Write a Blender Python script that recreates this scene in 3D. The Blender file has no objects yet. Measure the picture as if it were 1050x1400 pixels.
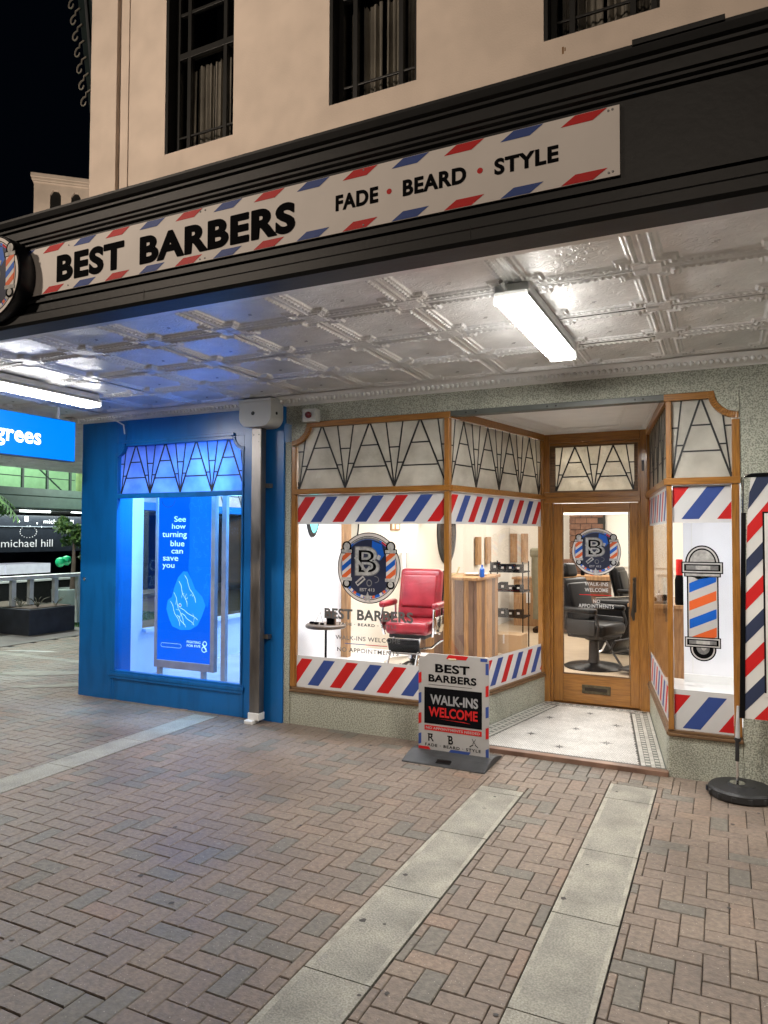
import bpy, bmesh, math, random
from mathutils import Matrix, Vector
random.seed(7)
SC = bpy.context.scene
COL = SC.collection

# ------------------------------------------------------------------ camera
cam = bpy.data.cameras.new('camera')
cam.sensor_fit = 'HORIZONTAL'; cam.sensor_width = 36.0
cam.lens = 969.84 / 1050 * 36.0
cam.clip_start = 0.05; cam.clip_end = 300
camo = bpy.data.objects.new('camera', cam); COL.objects.link(camo)
yw, pt, rl = math.radians(25.663), math.radians(1.896), math.radians(0.215)
fw = Vector((-math.sin(yw)*math.cos(pt), math.cos(yw)*math.cos(pt), math.sin(pt)))
rt = Vector((math.cos(yw), math.sin(yw), 0)); up = rt.cross(fw)
r2 = rt*math.cos(rl) + up*math.sin(rl); u2 = -rt*math.sin(rl) + up*math.cos(rl)
mw = Matrix.Identity(4)
for i in range(3):
    mw[i][0] = r2[i]; mw[i][1] = u2[i]; mw[i][2] = -fw[i]
mw.translation = Vector((0, 0, 1.8))
camo.matrix_world = mw
SC.camera = camo

# ------------------------------------------------------------------ night sky and exposure
w = bpy.data.worlds.new('World'); SC.world = w; w.use_nodes = True
bg = w.node_tree.nodes['Background']
bg.inputs[0].default_value = (0.10, 0.20, 0.42, 1); bg.inputs[1].default_value = 0.0035
SC.view_settings.view_transform = 'Standard'; SC.view_settings.look = 'None'
SC.view_settings.exposure = 0.48; SC.view_settings.gamma = 1.0
SC.render.engine = 'CYCLES'
SC.cycles.use_denoising = True
SC.cycles.max_bounces = 10; SC.cycles.transparent_max_bounces = 16
SC.cycles.diffuse_bounces = 4; SC.cycles.glossy_bounces = 4
SC.cycles.sample_clamp_indirect = 6.0
SC.cycles.caustics_reflective = False; SC.cycles.caustics_refractive = False

def area(name, loc, sx, sy, power, col, look=(0, 0, -1), spread=180):
    l = bpy.data.lights.new(name, 'AREA'); l.shape = 'RECTANGLE'; l.size = sx; l.size_y = sy
    l.energy = power; l.color = col; l.spread = math.radians(spread)
    o = bpy.data.objects.new(name, l); COL.objects.link(o); o.location = loc
    z = -Vector(look).normalized(); x = Vector((1, 0, 0)); x = (x-z*x.dot(z)).normalized(); y = z.cross(x)
    M_ = Matrix((x, y, z)).transposed(); o.rotation_euler = M_.to_euler()
    return o
WARM = (1.0, 0.83, 0.67); CREAM = (1.0, 0.94, 0.85); COOL = (0.94, 0.96, 1.0)
# street lamps of the road behind the photographer (their posts are built below)
LAMPS = [(-7.6, -4.2, 6.4, 255), (-0.5, -9.5, 7.0, 130)]
for (lx, ly, lz, pw) in LAMPS:
    area('street_lamp_light', (lx, ly, lz-0.12), 0.6, 0.3, pw, WARM, look=(0.25, 1, 0.12), spread=100)
# ceiling lamps inside the shops, plus added fill lights
area('shop_ceiling_light', (-2.6, 9.4, 2.85), 2.2, 1.6, 105, CREAM)
area('shop_ceiling_light', (-1.6, 12.6, 2.85), 3.0, 1.6, 110, CREAM)
area('door_transom_fill', (-1.25, 8.35, 2.9), 1.0, .3, 32, CREAM)  # fill light added to brighten the door transom from inside
area('display_light', (-3.2, 6.6, 2.22), 1.3, 0.5, 34, COOL)
area('display_light', (-0.12, 6.5, 2.22), 0.4, 0.7, 15, COOL)
area('blue_shop_light', (-5.2, 8.4, 2.85), 1.5, 1.8, 75, (0.62, 0.80, 1.0))
area('blue_window_light', (-5.5, 6.06, 2.92), 1.4, 0.08, 95, (0.17, 0.55, 1.0), look=(-.15, 0.12, -1))
area('blue_glow_fill', (-5.1, 6.9, 2.2), 1.0, .8, 40, (0.12, 0.45, 1.0), look=(0, -1, 0.25))  # added blue fill aimed out through the window, no fitting
TUBE = 98.0

# ------------------------------------------------------------------ materials
MATS = {}
def mat(name, col, rough=0.5, metal=0.0, var=0.12, vs=6.0, bump=0.0, bs=120.0, spec=0.5, emis=None, es=1.0,
        stretch=(1, 1, 1), col2=None, trans=0.0, coat=0.0, det=4.0, rvar=0.0, contrast=None):
    if name in MATS: return MATS[name]
    m = bpy.data.materials.new(name); m.use_nodes = True
    nt = m.node_tree; N = nt.nodes; L = nt.links
    b = N['Principled BSDF']
    b.inputs['Roughness'].default_value = rough; b.inputs['Metallic'].default_value = metal
    b.inputs['Specular IOR Level'].default_value = spec
    if coat: b.inputs['Coat Weight'].default_value = coat; b.inputs['Coat Roughness'].default_value = 0.12
    tc = N.new('ShaderNodeTexCoord'); mp = N.new('ShaderNodeMapping'); mp.inputs['Scale'].default_value = stretch
    L.new(tc.outputs['Object'], mp.inputs['Vector'])
    if col2 is None: col2 = tuple(max(0, c*(1-var*2)) for c in col)
    nz = N.new('ShaderNodeTexNoise'); nz.inputs['Scale'].default_value = vs; nz.inputs['Detail'].default_value = det
    L.new(mp.outputs[0], nz.inputs['Vector'])
    cr = N.new('ShaderNodeValToRGB')
    lo, hi = contrast or (0.3, 0.7)
    cr.color_ramp.elements[0].position = lo; cr.color_ramp.elements[1].position = hi
    cr.color_ramp.elements[0].color = (*col2, 1); cr.color_ramp.elements[1].color = (*col, 1)
    L.new(nz.outputs[0], cr.inputs[0]); L.new(cr.outputs[0], b.inputs['Base Color'])
    if rvar:
        mr = N.new('ShaderNodeMapRange'); mr.inputs[1].default_value = 0.3; mr.inputs[2].default_value = 0.7
        mr.inputs[3].default_value = max(0.02, rough-rvar); mr.inputs[4].default_value = min(1, rough+rvar)
        L.new(nz.outputs[0], mr.inputs[0]); L.new(mr.outputs[0], b.inputs['Roughness'])
    if bump:
        n2 = N.new('ShaderNodeTexNoise'); n2.inputs['Scale'].default_value = bs; n2.inputs['Detail'].default_value = 3
        L.new(mp.outputs[0], n2.inputs['Vector'])
        bp = N.new('ShaderNodeBump'); bp.inputs['Strength'].default_value = bump; bp.inputs['Distance'].default_value = 0.01
        L.new(n2.outputs[0], bp.inputs['Height']); L.new(bp.outputs[0], b.inputs['Normal'])
    if emis:
        b.inputs['Emission Color'].default_value = (*emis, 1); b.inputs['Emission Strength'].default_value = es
    if trans:
        out = N['Material Output']; tr = N.new('ShaderNodeBsdfTranslucent'); mx = N.new('ShaderNodeMixShader')
        mx.inputs[0].default_value = trans; L.new(cr.outputs[0], tr.inputs[0])
        L.new(b.outputs[0], mx.inputs[1]); L.new(tr.outputs[0], mx.inputs[2]); L.new(mx.outputs[0], out.inputs[0])
    MATS[name] = m
    return m

def clear_glass(name, tint=(1, 1, 1), ior=1.45, refl=1.0):
    m = bpy.data.materials.new(name); m.use_nodes = True; nt = m.node_tree; N = nt.nodes; L = nt.links
    N.remove(N['Principled BSDF']); out = N['Material Output']
    t = N.new('ShaderNodeBsdfTransparent'); t.inputs[0].default_value = (*tint, 1)
    g = N.new('ShaderNodeBsdfGlossy'); g.inputs['Roughness'].default_value = 0.01; g.inputs[0].default_value = (refl, refl, refl, 1)
    lw = N.new('ShaderNodeLayerWeight'); lw.inputs['Blend'].default_value = 0.5
    pw = N.new('ShaderNodeMath'); pw.operation = 'POWER'; pw.inputs[1].default_value = 5; L.new(lw.outputs['Facing'], pw.inputs[0])
    f = N.new('ShaderNodeMapRange'); f.inputs[3].default_value = 0.035; f.inputs[4].default_value = 0.6; L.new(pw.outputs[0], f.inputs[0])
    mx = N.new('ShaderNodeMixShader'); L.new(f.outputs[0], mx.inputs[0]); L.new(t.outputs[0], mx.inputs[1])
    L.new(g.outputs[0], mx.inputs[2]); L.new(mx.outputs[0], out.inputs[0]); MATS[name] = m
    return m

wood_v = mat('oak_vertical', (0.42, 0.185, 0.036), 0.30, col2=(0.20, 0.082, 0.017), vs=7, det=7, stretch=(14, 14, 0.9), bump=0.10, bs=14, coat=0.3, contrast=(0.25, 0.75))
wood_h = mat('oak_horizontal', (0.42, 0.185, 0.036), 0.30, col2=(0.20, 0.082, 0.017), vs=7, det=7, stretch=(0.9, 14, 14), bump=0.10, bs=14, coat=0.3, contrast=(0.25, 0.75))
wood_dk = mat('oak_weathered', (0.21, 0.115, 0.05), 0.5, col2=(0.09, 0.05, 0.024), vs=7, stretch=(0.8, 9, 9), bump=0.2, bs=14)
terrazzo = mat('pebble_render', (0.50, 0.505, 0.41), 0.5, col2=(0.24, 0.245, 0.195), vs=95, det=2.0, bump=0.9, bs=95, contrast=(0.40, 0.58))
green_dk = mat('green_steel', (0.115, 0.125, 0.11), 0.45, var=0.15)
cream_soffit = mat('soffit_white', (0.85, 0.84, 0.80), 0.5, var=0.04)
stucco = mat('stucco', (0.56, 0.47, 0.395), 0.85, var=0.04, vs=1.6, bump=0.25, bs=60)
charcoal = mat('charcoal_paint', (0.008, 0.0085, 0.009), 0.48, var=0.25, vs=3, bump=0.08, bs=30, spec=0.3)
black_frame = mat('black_frame', (0.013, 0.013, 0.012), 0.4, var=0.1)
curtain_m = mat('curtain', (0.42, 0.39, 0.33), 0.9, var=0.2, vs=3)
dark_room = mat('dark_room', (0.006, 0.006, 0.007), 0.9)
silver_pt = mat('pressed_metal_paint', (0.92, 0.92, 0.91), 0.34, metal=0.36, col2=(0.66, 0.66, 0.65), vs=3.6, bump=0.12, bs=16, rvar=0.08)
white_gloss = mat('white_gloss', (0.82, 0.81, 0.78), 0.4, var=0.05)
white_pt = mat('white_paint', (0.78, 0.78, 0.76), 0.55, var=0.03)
shopwall_m = mat('white_wall', (0.80, 0.80, 0.82), 0.6, var=0.02)
cream_wall = mat('cream_wall', (0.75, 0.71, 0.635), 0.7, var=0.04, vs=1.5)
floor_wood = mat('pale_floor', (0.55, 0.45, 0.33), 0.35, col2=(0.42, 0.33, 0.23), vs=4, stretch=(1, 6, 1))
marble = mat('marble_floor', (0.80, 0.79, 0.77), 0.2, col2=(0.50, 0.49, 0.47), vs=4, det=8, contrast=(0.3, 0.42))
blue_pt = mat('blue_paint', (0.005, 0.135, 0.42), 0.32, var=0.05, vs=2, bump=0.05, bs=40)
blue_in = mat('blue_interior', (0.07, 0.22, 0.72), 0.5, var=0.05)
blue_pale = mat('blue_white_panel', (0.60, 0.74, 0.95), 0.5, var=0.05, vs=2)
vinyl_w = mat('vinyl_white', (0.62, 0.61, 0.60), 0.5, spec=0.25, var=0.03, trans=0.12)
vinyl_r = mat('vinyl_red', (0.60, 0.018, 0.018), 0.5, spec=0.25, var=0.05, trans=0.08)
vinyl_b = mat('vinyl_blue', (0.045, 0.085, 0.30), 0.5, spec=0.25, var=0.05, trans=0.08)
vinyl_k = mat('vinyl_black', (0.006, 0.006, 0.007), 0.85, var=0.05, spec=0.03)
vinyl_g = mat('vinyl_grey', (0.13, 0.13, 0.13), 0.4, var=0.05)
vinyl_navy = mat('vinyl_navy', (0.022, 0.028, 0.062), 0.35, var=0.1)
vinyl_s = mat('vinyl_silver', (0.60, 0.59, 0.57), 0.3, var=0.25, vs=30)
vinyl_s2 = mat('vinyl_dark_silver', (0.26, 0.26, 0.26), 0.3, var=0.25, vs=30)
vinyl_o = mat('vinyl_orange', (0.78, 0.14, 0.035), 0.35, var=0.05)
vinyl_sky = mat('vinyl_bright_blue', (0.01, 0.13, 0.62), 0.35, var=0.1)
lead = mat('lead_came', (0.025, 0.024, 0.022), 0.5)
obscure = mat('obscure_glass', (0.80, 0.77, 0.69), 0.16, col2=(0.56, 0.53, 0.46), vs=4.5, det=6, bump=0.6, bs=38, trans=0.4, coat=.4)
obscure_b = mat('obscure_glass_blue', (0.50, 0.66, 0.90), 0.16, col2=(0.25, 0.40, 0.70), vs=5, bump=0.5, bs=70, trans=0.7)
steel = mat('steel', (0.30, 0.275, 0.25), 0.40, metal=0.9, var=0.2, vs=4, stretch=(3, 3, 0.6), rvar=0.1)
chrome = mat('chrome', (0.75, 0.75, 0.74), 0.12, metal=1.0, var=0.02)
bronze = mat('bronze', (0.07, 0.055, 0.04), 0.4, metal=0.7, var=0.2)
brass = mat('old_brass', (0.16, 0.13, 0.08), 0.45, metal=0.7, var=0.3, vs=20)
rubber = mat('black_rubber', (0.022, 0.022, 0.023), 0.5, var=0.2, vs=12, bump=0.15, bs=150)
rubber_g = mat('grey_rubber', (0.055, 0.057, 0.06), 0.55, var=0.25, vs=8, bump=0.2, bs=150)
leather_r = mat('red_leather', (0.42, 0.028, 0.042), 0.36, var=0.25, vs=5, bump=0.5, bs=11, coat=.3, rvar=.08)
leather_k = mat('black_leather', (0.004, 0.004, 0.005), 0.34, var=0.2, spec=.22, vs=6, bump=0.1, bs=40)
board_w = mat('sign_white', (0.74, 0.69, 0.65), 0.5, spec=0.25, var=0.03)
corflute = mat('board_grey', (0.42, 0.405, 0.39), 0.45, var=0.05)
copper = mat('threshold_metal', (0.36, 0.22, 0.16), 0.35, metal=0.5, var=0.3, vs=5)
tubem = mat('tube_diffuser', (0.9, 0.9, 0.88), 0.4, emis=(1.0, 0.97, 0.92), es=TUBE)
tubem_l = mat('tube_diffuser_cool', (0.9, 0.9, 0.9), 0.4, emis=(1.0, 0.97, 0.93), es=60.0)
SIDE = {'tube_diffuser': mat('tube_side', (0.9, 0.9, 0.88), 0.4, emis=(1.0, 0.97, 0.92), es=13.0), 'tube_diffuser_cool': mat('tube_side_cool', (0.9, 0.9, 0.9), 0.4, emis=(1.0, 0.98, 0.95), es=9.0)}
far_tube = mat('far_tube', (0.9, 0.9, 0.9), 0.4, emis=(0.9, 1.0, 0.95), es=9.0)
lamp_e = mat('lamp_lens', (0.9, 0.9, 0.9), 0.4, emis=WARM, es=12.0)
poster_e = mat('lit_blue_poster', (0.0, 0.01, 0.04), 0.3, emis=(0.0, 0.115, 0.90), es=.80)
poster_e2 = mat('lit_blue_print', (0.0, 0.01, 0.05), 0.3, emis=(0.004, 0.19, 0.95), es=.8, col2=(0, 0.0, 0.03))
poster_w = mat('lit_white_print', (0.7, 0.8, 0.9), 0.3, emis=(0.30, 0.72, 1.0), es=0.75)
sign_e = mat('lit_blue_sign', (0.0, 0.02, 0.08), 0.5, spec=.1, emis=(0.0, 0.205, 1.0), es=.95)
sign_w = mat('lit_white_letters', (0.9, 0.9, 0.9), 0.3, emis=(0.85, 0.97, 1.0), es=1.25)
timber = mat('rough_timber', (0.46, 0.27, 0.13), 0.55, col2=(0.24, 0.13, 0.06), vs=6, stretch=(7, 7, 0.8), bump=0.15, bs=18)
timber_dk = mat('dark_timber', (0.20, 0.125, 0.09), 0.55, col2=(0.11, 0.065, 0.045), vs=6, stretch=(7, 7, 0.8), bump=0.15, bs=18)
brick_red = mat('red_brick', (0.17, 0.085, 0.05), 0.8, col2=(0.09, 0.042, 0.026), vs=9, bump=0.3, bs=50)
cardboard = mat('cardboard', (0.42, 0.29, 0.17), 0.8, var=0.06)
concrete = mat('planter_concrete', (0.045, 0.052, 0.065), 0.7, var=0.25, vs=4, bump=0.2, bs=40)
leaf_m = mat('leaf', (0.055, 0.13, 0.03), 0.5, col2=(0.02, 0.05, 0.015), vs=5, trans=0.3)
leaf_l = mat('leaf_light', (0.13, 0.22, 0.05), 0.5, col2=(0.05, 0.10, 0.02), vs=5, trans=0.3)
bark = mat('bark', (0.09, 0.065, 0.045), 0.9, var=0.2, vs=12, bump=0.4, bs=40)
cglass = clear_glass('window_glass'); MATS['window_glass'] = cglass
dglass = clear_glass('dark_glass', tint=(0.8, 0.8, 0.8), ior=1.5)
mirror_m = mat('mirror', (0.75, 0.78, 0.8), 0.03, metal=1.0, var=0.0)
trouser_m = mat('khaki_cloth', (0.21, 0.20, 0.14), 0.9, var=0.15, vs=9)

def paver_mat():
    m = bpy.data.materials.new('paver'); m.use_nodes = True; nt = m.node_tree; N = nt.nodes; L = nt.links
    b = N['Principled BSDF']
    at = N.new('ShaderNodeAttribute'); at.attribute_name = 'tint'
    cr = N.new('ShaderNodeValToRGB'); e = cr.color_ramp.elements
    e[0].position = 0; e[0].color = (0.150, 0.134, 0.110, 1); e[1].position = 1; e[1].color = (0.226, 0.156, 0.115, 1)
    for p, c in ((0.14, (0.160, 0.142, 0.116, 1)), (0.22, (0.180, 0.140, 0.110, 1)), (0.6, (0.196, 0.150, 0.117, 1)), (0.85, (0.206, 0.160, 0.122, 1))):
        q = e.new(p); q.color = c
    L.new(at.outputs['Fac'], cr.inputs[0])
    ge = N.new('ShaderNodeNewGeometry')
    n1 = N.new('ShaderNodeTexNoise'); n1.inputs['Scale'].default_value = 1.3; n1.inputs['Detail'].default_value = 5; L.new(ge.outputs['Position'], n1.inputs['Vector'])
    n2 = N.new('ShaderNodeTexNoise'); n2.inputs['Scale'].default_value = 38; n2.inputs['Detail'].default_value = 4; L.new(ge.outputs['Position'], n2.inputs['Vector'])
    mr = N.new('ShaderNodeMapRange'); mr.inputs[1].default_value = .3; mr.inputs[2].default_value = .7; mr.inputs[3].default_value = .80; mr.inputs[4].default_value = 1.38
    L.new(n1.outputs[0], mr.inputs[0])
    mr2 = N.new('ShaderNodeMapRange'); mr2.inputs[1].default_value = .3; mr2.inputs[2].default_value = .7; mr2.inputs[3].default_value = .74; mr2.inputs[4].default_value = 1.2
    L.new(n2.outputs[0], mr2.inputs[0])
    mu = N.new('ShaderNodeMath'); mu.operation = 'MULTIPLY'; L.new(mr.outputs[0], mu.inputs[0]); L.new(mr2.outputs[0], mu.inputs[1])
    vm = N.new('ShaderNodeVectorMath'); vm.operation = 'SCALE'; L.new(cr.outputs[0], vm.inputs[0]); L.new(mu.outputs[0], vm.inputs['Scale'])
    # pale grit flecks
    vo = N.new('ShaderNodeTexVoronoi'); vo.inputs['Scale'].default_value = 42; L.new(ge.outputs['Position'], vo.inputs['Vector'])
    lt = N.new('ShaderNodeMath'); lt.operation = 'LESS_THAN'; lt.inputs[1].default_value = 0.085; L.new(vo.outputs['Distance'], lt.inputs[0])
    mx = N.new('ShaderNodeMix'); mx.data_type = 'RGBA'; L.new(lt.outputs[0], mx.inputs['Factor']); L.new(vm.outputs[0], mx.inputs['A'])
    mx.inputs['B'].default_value = (0.52, 0.47, 0.40, 1); L.new(mx.outputs['Result'], b.inputs['Base Color'])
    rr = N.new('ShaderNodeMapRange'); rr.inputs[1].default_value = .3; rr.inputs[2].default_value = .7; rr.inputs[3].default_value = .42; rr.inputs[4].default_value = .68
    L.new(n1.outputs[0], rr.inputs[0]); L.new(rr.outputs[0], b.inputs['Roughness'])
    bp = N.new('ShaderNodeBump'); bp.inputs['Strength'].default_value = 0.35; bp.inputs['Distance'].default_value = 0.006
    n3 = N.new('ShaderNodeTexNoise'); n3.inputs['Scale'].default_value = 90; n3.inputs['Detail'].default_value = 3; L.new(ge.outputs['Position'], n3.inputs['Vector'])
    L.new(n3.outputs[0], bp.inputs['Height']); L.new(bp.outputs[0], b.inputs['Normal'])
    return m
paver_m = paver_mat()
slab_m = mat('concrete_slab', (0.36, 0.34, 0.28), 0.6, col2=(0.235, 0.225, 0.19), vs=5, det=8, bump=0.4, bs=110)
slab_edge = mat('slab_edge', (0.47, 0.44, 0.36), 0.6, col2=(0.27, 0.255, 0.21), vs=9, det=6, bump=0.3, bs=110)
def grainy(m, sc=160, lo=.72, hi=1.18):
    nt = m.node_tree; N = nt.nodes; L = nt.links; b = N['Principled BSDF']; src = b.inputs['Base Color'].links[0].from_socket
    ge = N.new('ShaderNodeNewGeometry'); n = N.new('ShaderNodeTexNoise'); n.inputs['Scale'].default_value = sc; n.inputs['Detail'].default_value = 2; L.new(ge.outputs['Position'], n.inputs['Vector'])
    mr = N.new('ShaderNodeMapRange'); mr.inputs[1].default_value = .35; mr.inputs[2].default_value = .65; mr.inputs[3].default_value = lo; mr.inputs[4].default_value = hi; L.new(n.outputs[0], mr.inputs[0])
    vm = N.new('ShaderNodeVectorMath'); vm.operation = 'SCALE'; L.new(src, vm.inputs[0]); L.new(mr.outputs[0], vm.inputs['Scale']); L.new(vm.outputs[0], b.inputs['Base Color'])
grainy(slab_m, 110); grainy(slab_edge, 110, .8, 1.1); grainy(stucco, 3.0, .93, 1.05)
def streaks(m, st=(5, 5, .35), lo=.86, hi=1.03, sc=2.0):
    nt = m.node_tree; N = nt.nodes; L = nt.links; b = N['Principled BSDF']; src = b.inputs['Base Color'].links[0].from_socket
    ge = N.new('ShaderNodeNewGeometry'); mp = N.new('ShaderNodeMapping'); mp.inputs['Scale'].default_value = st; L.new(ge.outputs['Position'], mp.inputs['Vector'])
    n = N.new('ShaderNodeTexNoise'); n.inputs['Scale'].default_value = sc; n.inputs['Detail'].default_value = 5; L.new(mp.outputs[0], n.inputs['Vector'])
    mr = N.new('ShaderNodeMapRange'); mr.inputs[1].default_value = .3; mr.inputs[2].default_value = .5; mr.inputs[3].default_value = lo; mr.inputs[4].default_value = hi; L.new(n.outputs[0], mr.inputs[0])
    vm = N.new('ShaderNodeVectorMath'); vm.operation = 'SCALE'; L.new(src, vm.inputs[0]); L.new(mr.outputs[0], vm.inputs['Scale']); L.new(vm.outputs[0], b.inputs['Base Color'])
streaks(stucco, (3, 3, .3), .975, 1.01, 1.2); streaks(blue_pt, (4, 4, .8), .80, 1.05); streaks(terrazzo, (1.5, 1.5, .7), .78, 1.05); streaks(charcoal, (.6, 6, 3), .7, 1.2)
streaks(slab_m, (1, 1, 1), .80, 1.08, 3.5)
joint_m = mat('joint_sand', (0.022, 0.019, 0.016), 0.95, var=0.2, vs=30)

def attr_mat(name, rough=0.4):
    m = bpy.data.materials.new(name); m.use_nodes = True; nt = m.node_tree; N = nt.nodes; L = nt.links
    at = N.new('ShaderNodeAttribute'); at.attribute_name = 'tcol'
    n1 = N.new('ShaderNodeTexNoise'); n1.inputs['Scale'].default_value = 5; n1.inputs['Detail'].default_value = 5
    tc = N.new('ShaderNodeTexCoord'); L.new(tc.outputs['Object'], n1.inputs['Vector'])
    mr = N.new('ShaderNodeMapRange'); mr.inputs[1].default_value = .3; mr.inputs[2].default_value = .7; mr.inputs[3].default_value = .8; mr.inputs[4].default_value = 1.05
    L.new(n1.outputs[0], mr.inputs[0])
    vm = N.new('ShaderNodeVectorMath'); vm.operation = 'SCALE'; L.new(at.outputs['Color'], vm.inputs[0]); L.new(mr.outputs[0], vm.inputs['Scale'])
    L.new(vm.outputs[0], N['Principled BSDF'].inputs['Base Color']); N['Principled BSDF'].inputs['Roughness'].default_value = rough
    return m
mosaic_m = attr_mat('mosaic')

# ------------------------------------------------------------------ mesh helpers
class G:
    def __init__(s, T=None): s.v = []; s.f = []; s.m = []; s.T = T
    def _add(s, vs, fs, mi=0):
        o = len(s.v)
        for p in vs:
            p = Vector(p); s.v.append(tuple(s.T @ p) if s.T else tuple(p))
        for f in fs: s.f.append([o+i for i in f]); s.m.append(mi)
        return s
    def box(s, x0, y0, z0, x1, y1, z1, mi=0):
        x0, x1 = min(x0, x1), max(x0, x1); y0, y1 = min(y0, y1), max(y0, y1); z0, z1 = min(z0, z1), max(z0, z1)
        return s._add([(x0,y0,z0),(x1,y0,z0),(x1,y1,z0),(x0,y1,z0),(x0,y0,z1),(x1,y0,z1),(x1,y1,z1),(x0,y1,z1)],
               [(0,3,2,1),(4,5,6,7),(0,1,5,4),(1,2,6,5),(2,3,7,6),(3,0,4,7)], mi)
    def rbox(s, x0, y0, z0, x1, y1, z1, r=0.02, seg=3, mi=0, R=None):
        bm = bmesh.new(); bmesh.ops.create_cube(bm, size=1)
        for v in bm.verts:
            v.co = Vector(((x1-x0)*v.co.x, (y1-y0)*v.co.y, (z1-z0)*v.co.z))
        r = min(r, 0.49*min(abs(x1-x0), abs(y1-y0), abs(z1-z0)))
        bmesh.ops.bevel(bm, geom=list(bm.edges)+list(bm.verts), offset=r, segments=seg, affect='EDGES', profile=0.5)
        c = Vector(((x0+x1)/2, (y0+y1)/2, (z0+z1)/2)); bm.verts.index_update()
        vs = [(R @ v.co if R else v.co) + c for v in bm.verts]
        s._add(vs, [[v.index for v in f.verts] for f in bm.faces], mi); bm.free(); return s
    def prism(s, pts, axis, a, b, mi=0):
        # pts 2D, extruded along axis from a to b: 'x': pts=(y,z); 'y': pts=(x,z); 'z': pts=(x,y)
        n = len(pts)
        def P(p, t): return {'x': (t, p[0], p[1]), 'y': (p[0], t, p[1]), 'z': (p[0], p[1], t)}[axis]
        vs = [P(p, a) for p in pts] + [P(p, b) for p in pts]
        fs = [list(range(n))[::-1], list(range(n, 2*n))] + [(i, (i+1) % n, n+(i+1) % n, n+i) for i in range(n)]
        return s._add(vs, fs, mi)
    def tube(s, path, r, n=8, mi=0, caps=True):
        path = [Vector(p) for p in path]; rs = r if isinstance(r, (list, tuple)) else [r]*len(path)
        vs = []; fs = []; ref = None
        for i, p in enumerate(path):
            t = (path[min(i+1, len(path)-1)] - path[max(i-1, 0)]).normalized()
            if ref is None: ref = t.orthogonal().normalized()
            ref = (ref - t*ref.dot(t))
            ref = ref.normalized() if ref.length > 1e-5 else t.orthogonal().normalized()
            bn = t.cross(ref)
            for k in range(n):
                a = 2*math.pi*k/n; vs.append(p + (ref*math.cos(a) + bn*math.sin(a))*rs[i])
        for i in range(len(path)-1):
            for k in range(n): fs.append((i*n+k, i*n+(k+1) % n, (i+1)*n+(k+1) % n, (i+1)*n+k))
        if caps: fs.append(list(range(n))[::-1]); fs.append([(len(path)-1)*n+k for k in range(n)])
        return s._add(vs, fs, mi)
    def lathe(s, prof, c=(0, 0, 0), n=24, mi=0, axis='z', sx=1.0, sy=1.0):
        vs = []; fs = []; m = len(prof)
        for k in range(n):
            a = 2*math.pi*k/n
            for (r, h) in prof:
                p = (r*math.cos(a)*sx, r*math.sin(a)*sy, h)
                if axis == 'y': p = (p[0], p[2], p[1])
                if axis == 'x': p = (p[2], p[0], p[1])
                vs.append((p[0]+c[0], p[1]+c[1], p[2]+c[2]))
        for k in range(n):
            k2 = (k+1) % n
            for j in range(m-1): fs.append((k*m+j, k2*m+j, k2*m+j+1, k*m+j+1))
        fs.append([k*m for k in range(n)][::-1]); fs.append([k*m+m-1 for k in range(n)])
        return s._add(vs, fs, mi)
    def ringseg(s, cx, cz, r0, r1, a0, a1, y0, y1, n=14, mi=0):
        for k in range(n):
            t0 = a0+(a1-a0)*k/n; t1 = a0+(a1-a0)*(k+1)/n
            s.prism([(cx+r0*math.cos(t0), cz+r0*math.sin(t0)), (cx+r1*math.cos(t0), cz+r1*math.sin(t0)),
                     (cx+r1*math.cos(t1), cz+r1*math.sin(t1)), (cx+r0*math.cos(t1), cz+r0*math.sin(t1))], 'y', y0, y1, mi)
        return s
    def build(s, name, mats, parent=None, bevel=0.0, smooth=False, label=None, kind=None):
        me = bpy.data.meshes.new(name)
        off = WL.get(parent.name, Vector()) if parent else Vector()
        me.from_pydata([tuple(Vector(p)-off) for p in s.v], [], s.f)
        if not isinstance(mats, (list, tuple)): mats = [mats]
        for m in mats: me.materials.append(m)
        me.polygons.foreach_set('material_index', s.m)
        if smooth:
            me.polygons.foreach_set('use_smooth', [True]*len(me.polygons))
            try: me.set_sharp_from_angle(angle=math.radians(38))
            except Exception: pass
        me.update()
        bm = bmesh.new(); bm.from_mesh(me); bmesh.ops.recalc_face_normals(bm, faces=bm.faces); bm.to_mesh(me); bm.free()
        o = bpy.data.objects.new(name, me); COL.objects.link(o)
        if parent: o.parent = parent; WL[o.name] = off.copy()
        else: WL[o.name] = Vector()
        if bevel:
            md = o.modifiers.new('bevel', 'BEVEL'); md.width = bevel; md.segments = 2; md.limit_method = 'ANGLE'
        if label: o['label'] = label
        if kind: o['kind'] = kind
        return o
WL = {}
def split_build(g, name, mats, parent, bevel=0.0):
    par = list(range(len(g.v)))
    def find(a):
        while par[a] != a: par[a] = par[par[a]]; a = par[a]
        return a
    for f in g.f:
        r0 = find(f[0])
        for i in f[1:]: par[find(i)] = r0
    grp = {}
    for f, m in zip(g.f, g.m): grp.setdefault(find(f[0]), []).append((f, m))
    for fl in grp.values():
        q = G(); mp = {}
        for f, m in fl:
            nf = []
            for i in f:
                if i not in mp: mp[i] = len(q.v); q.v.append(g.v[i])
                nf.append(mp[i])
            q.f.append(nf); q.m.append(m)
        used = sorted(set(q.m)); ml = mats if isinstance(mats, (list, tuple)) else [mats]
        q.m = [used.index(m) for m in q.m]
        q.build(name, [ml[u] for u in used], parent, bevel=bevel)
def thing(name, label, cat, loc=(0, 0, 0), group=None):
    o = bpy.data.objects.new(name, None); COL.objects.link(o); o.location = loc; o.empty_display_size = 0.1
    o['label'] = label; o['category'] = cat
    if group: o['group'] = group
    WL[o.name] = Vector(loc); return o
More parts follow.
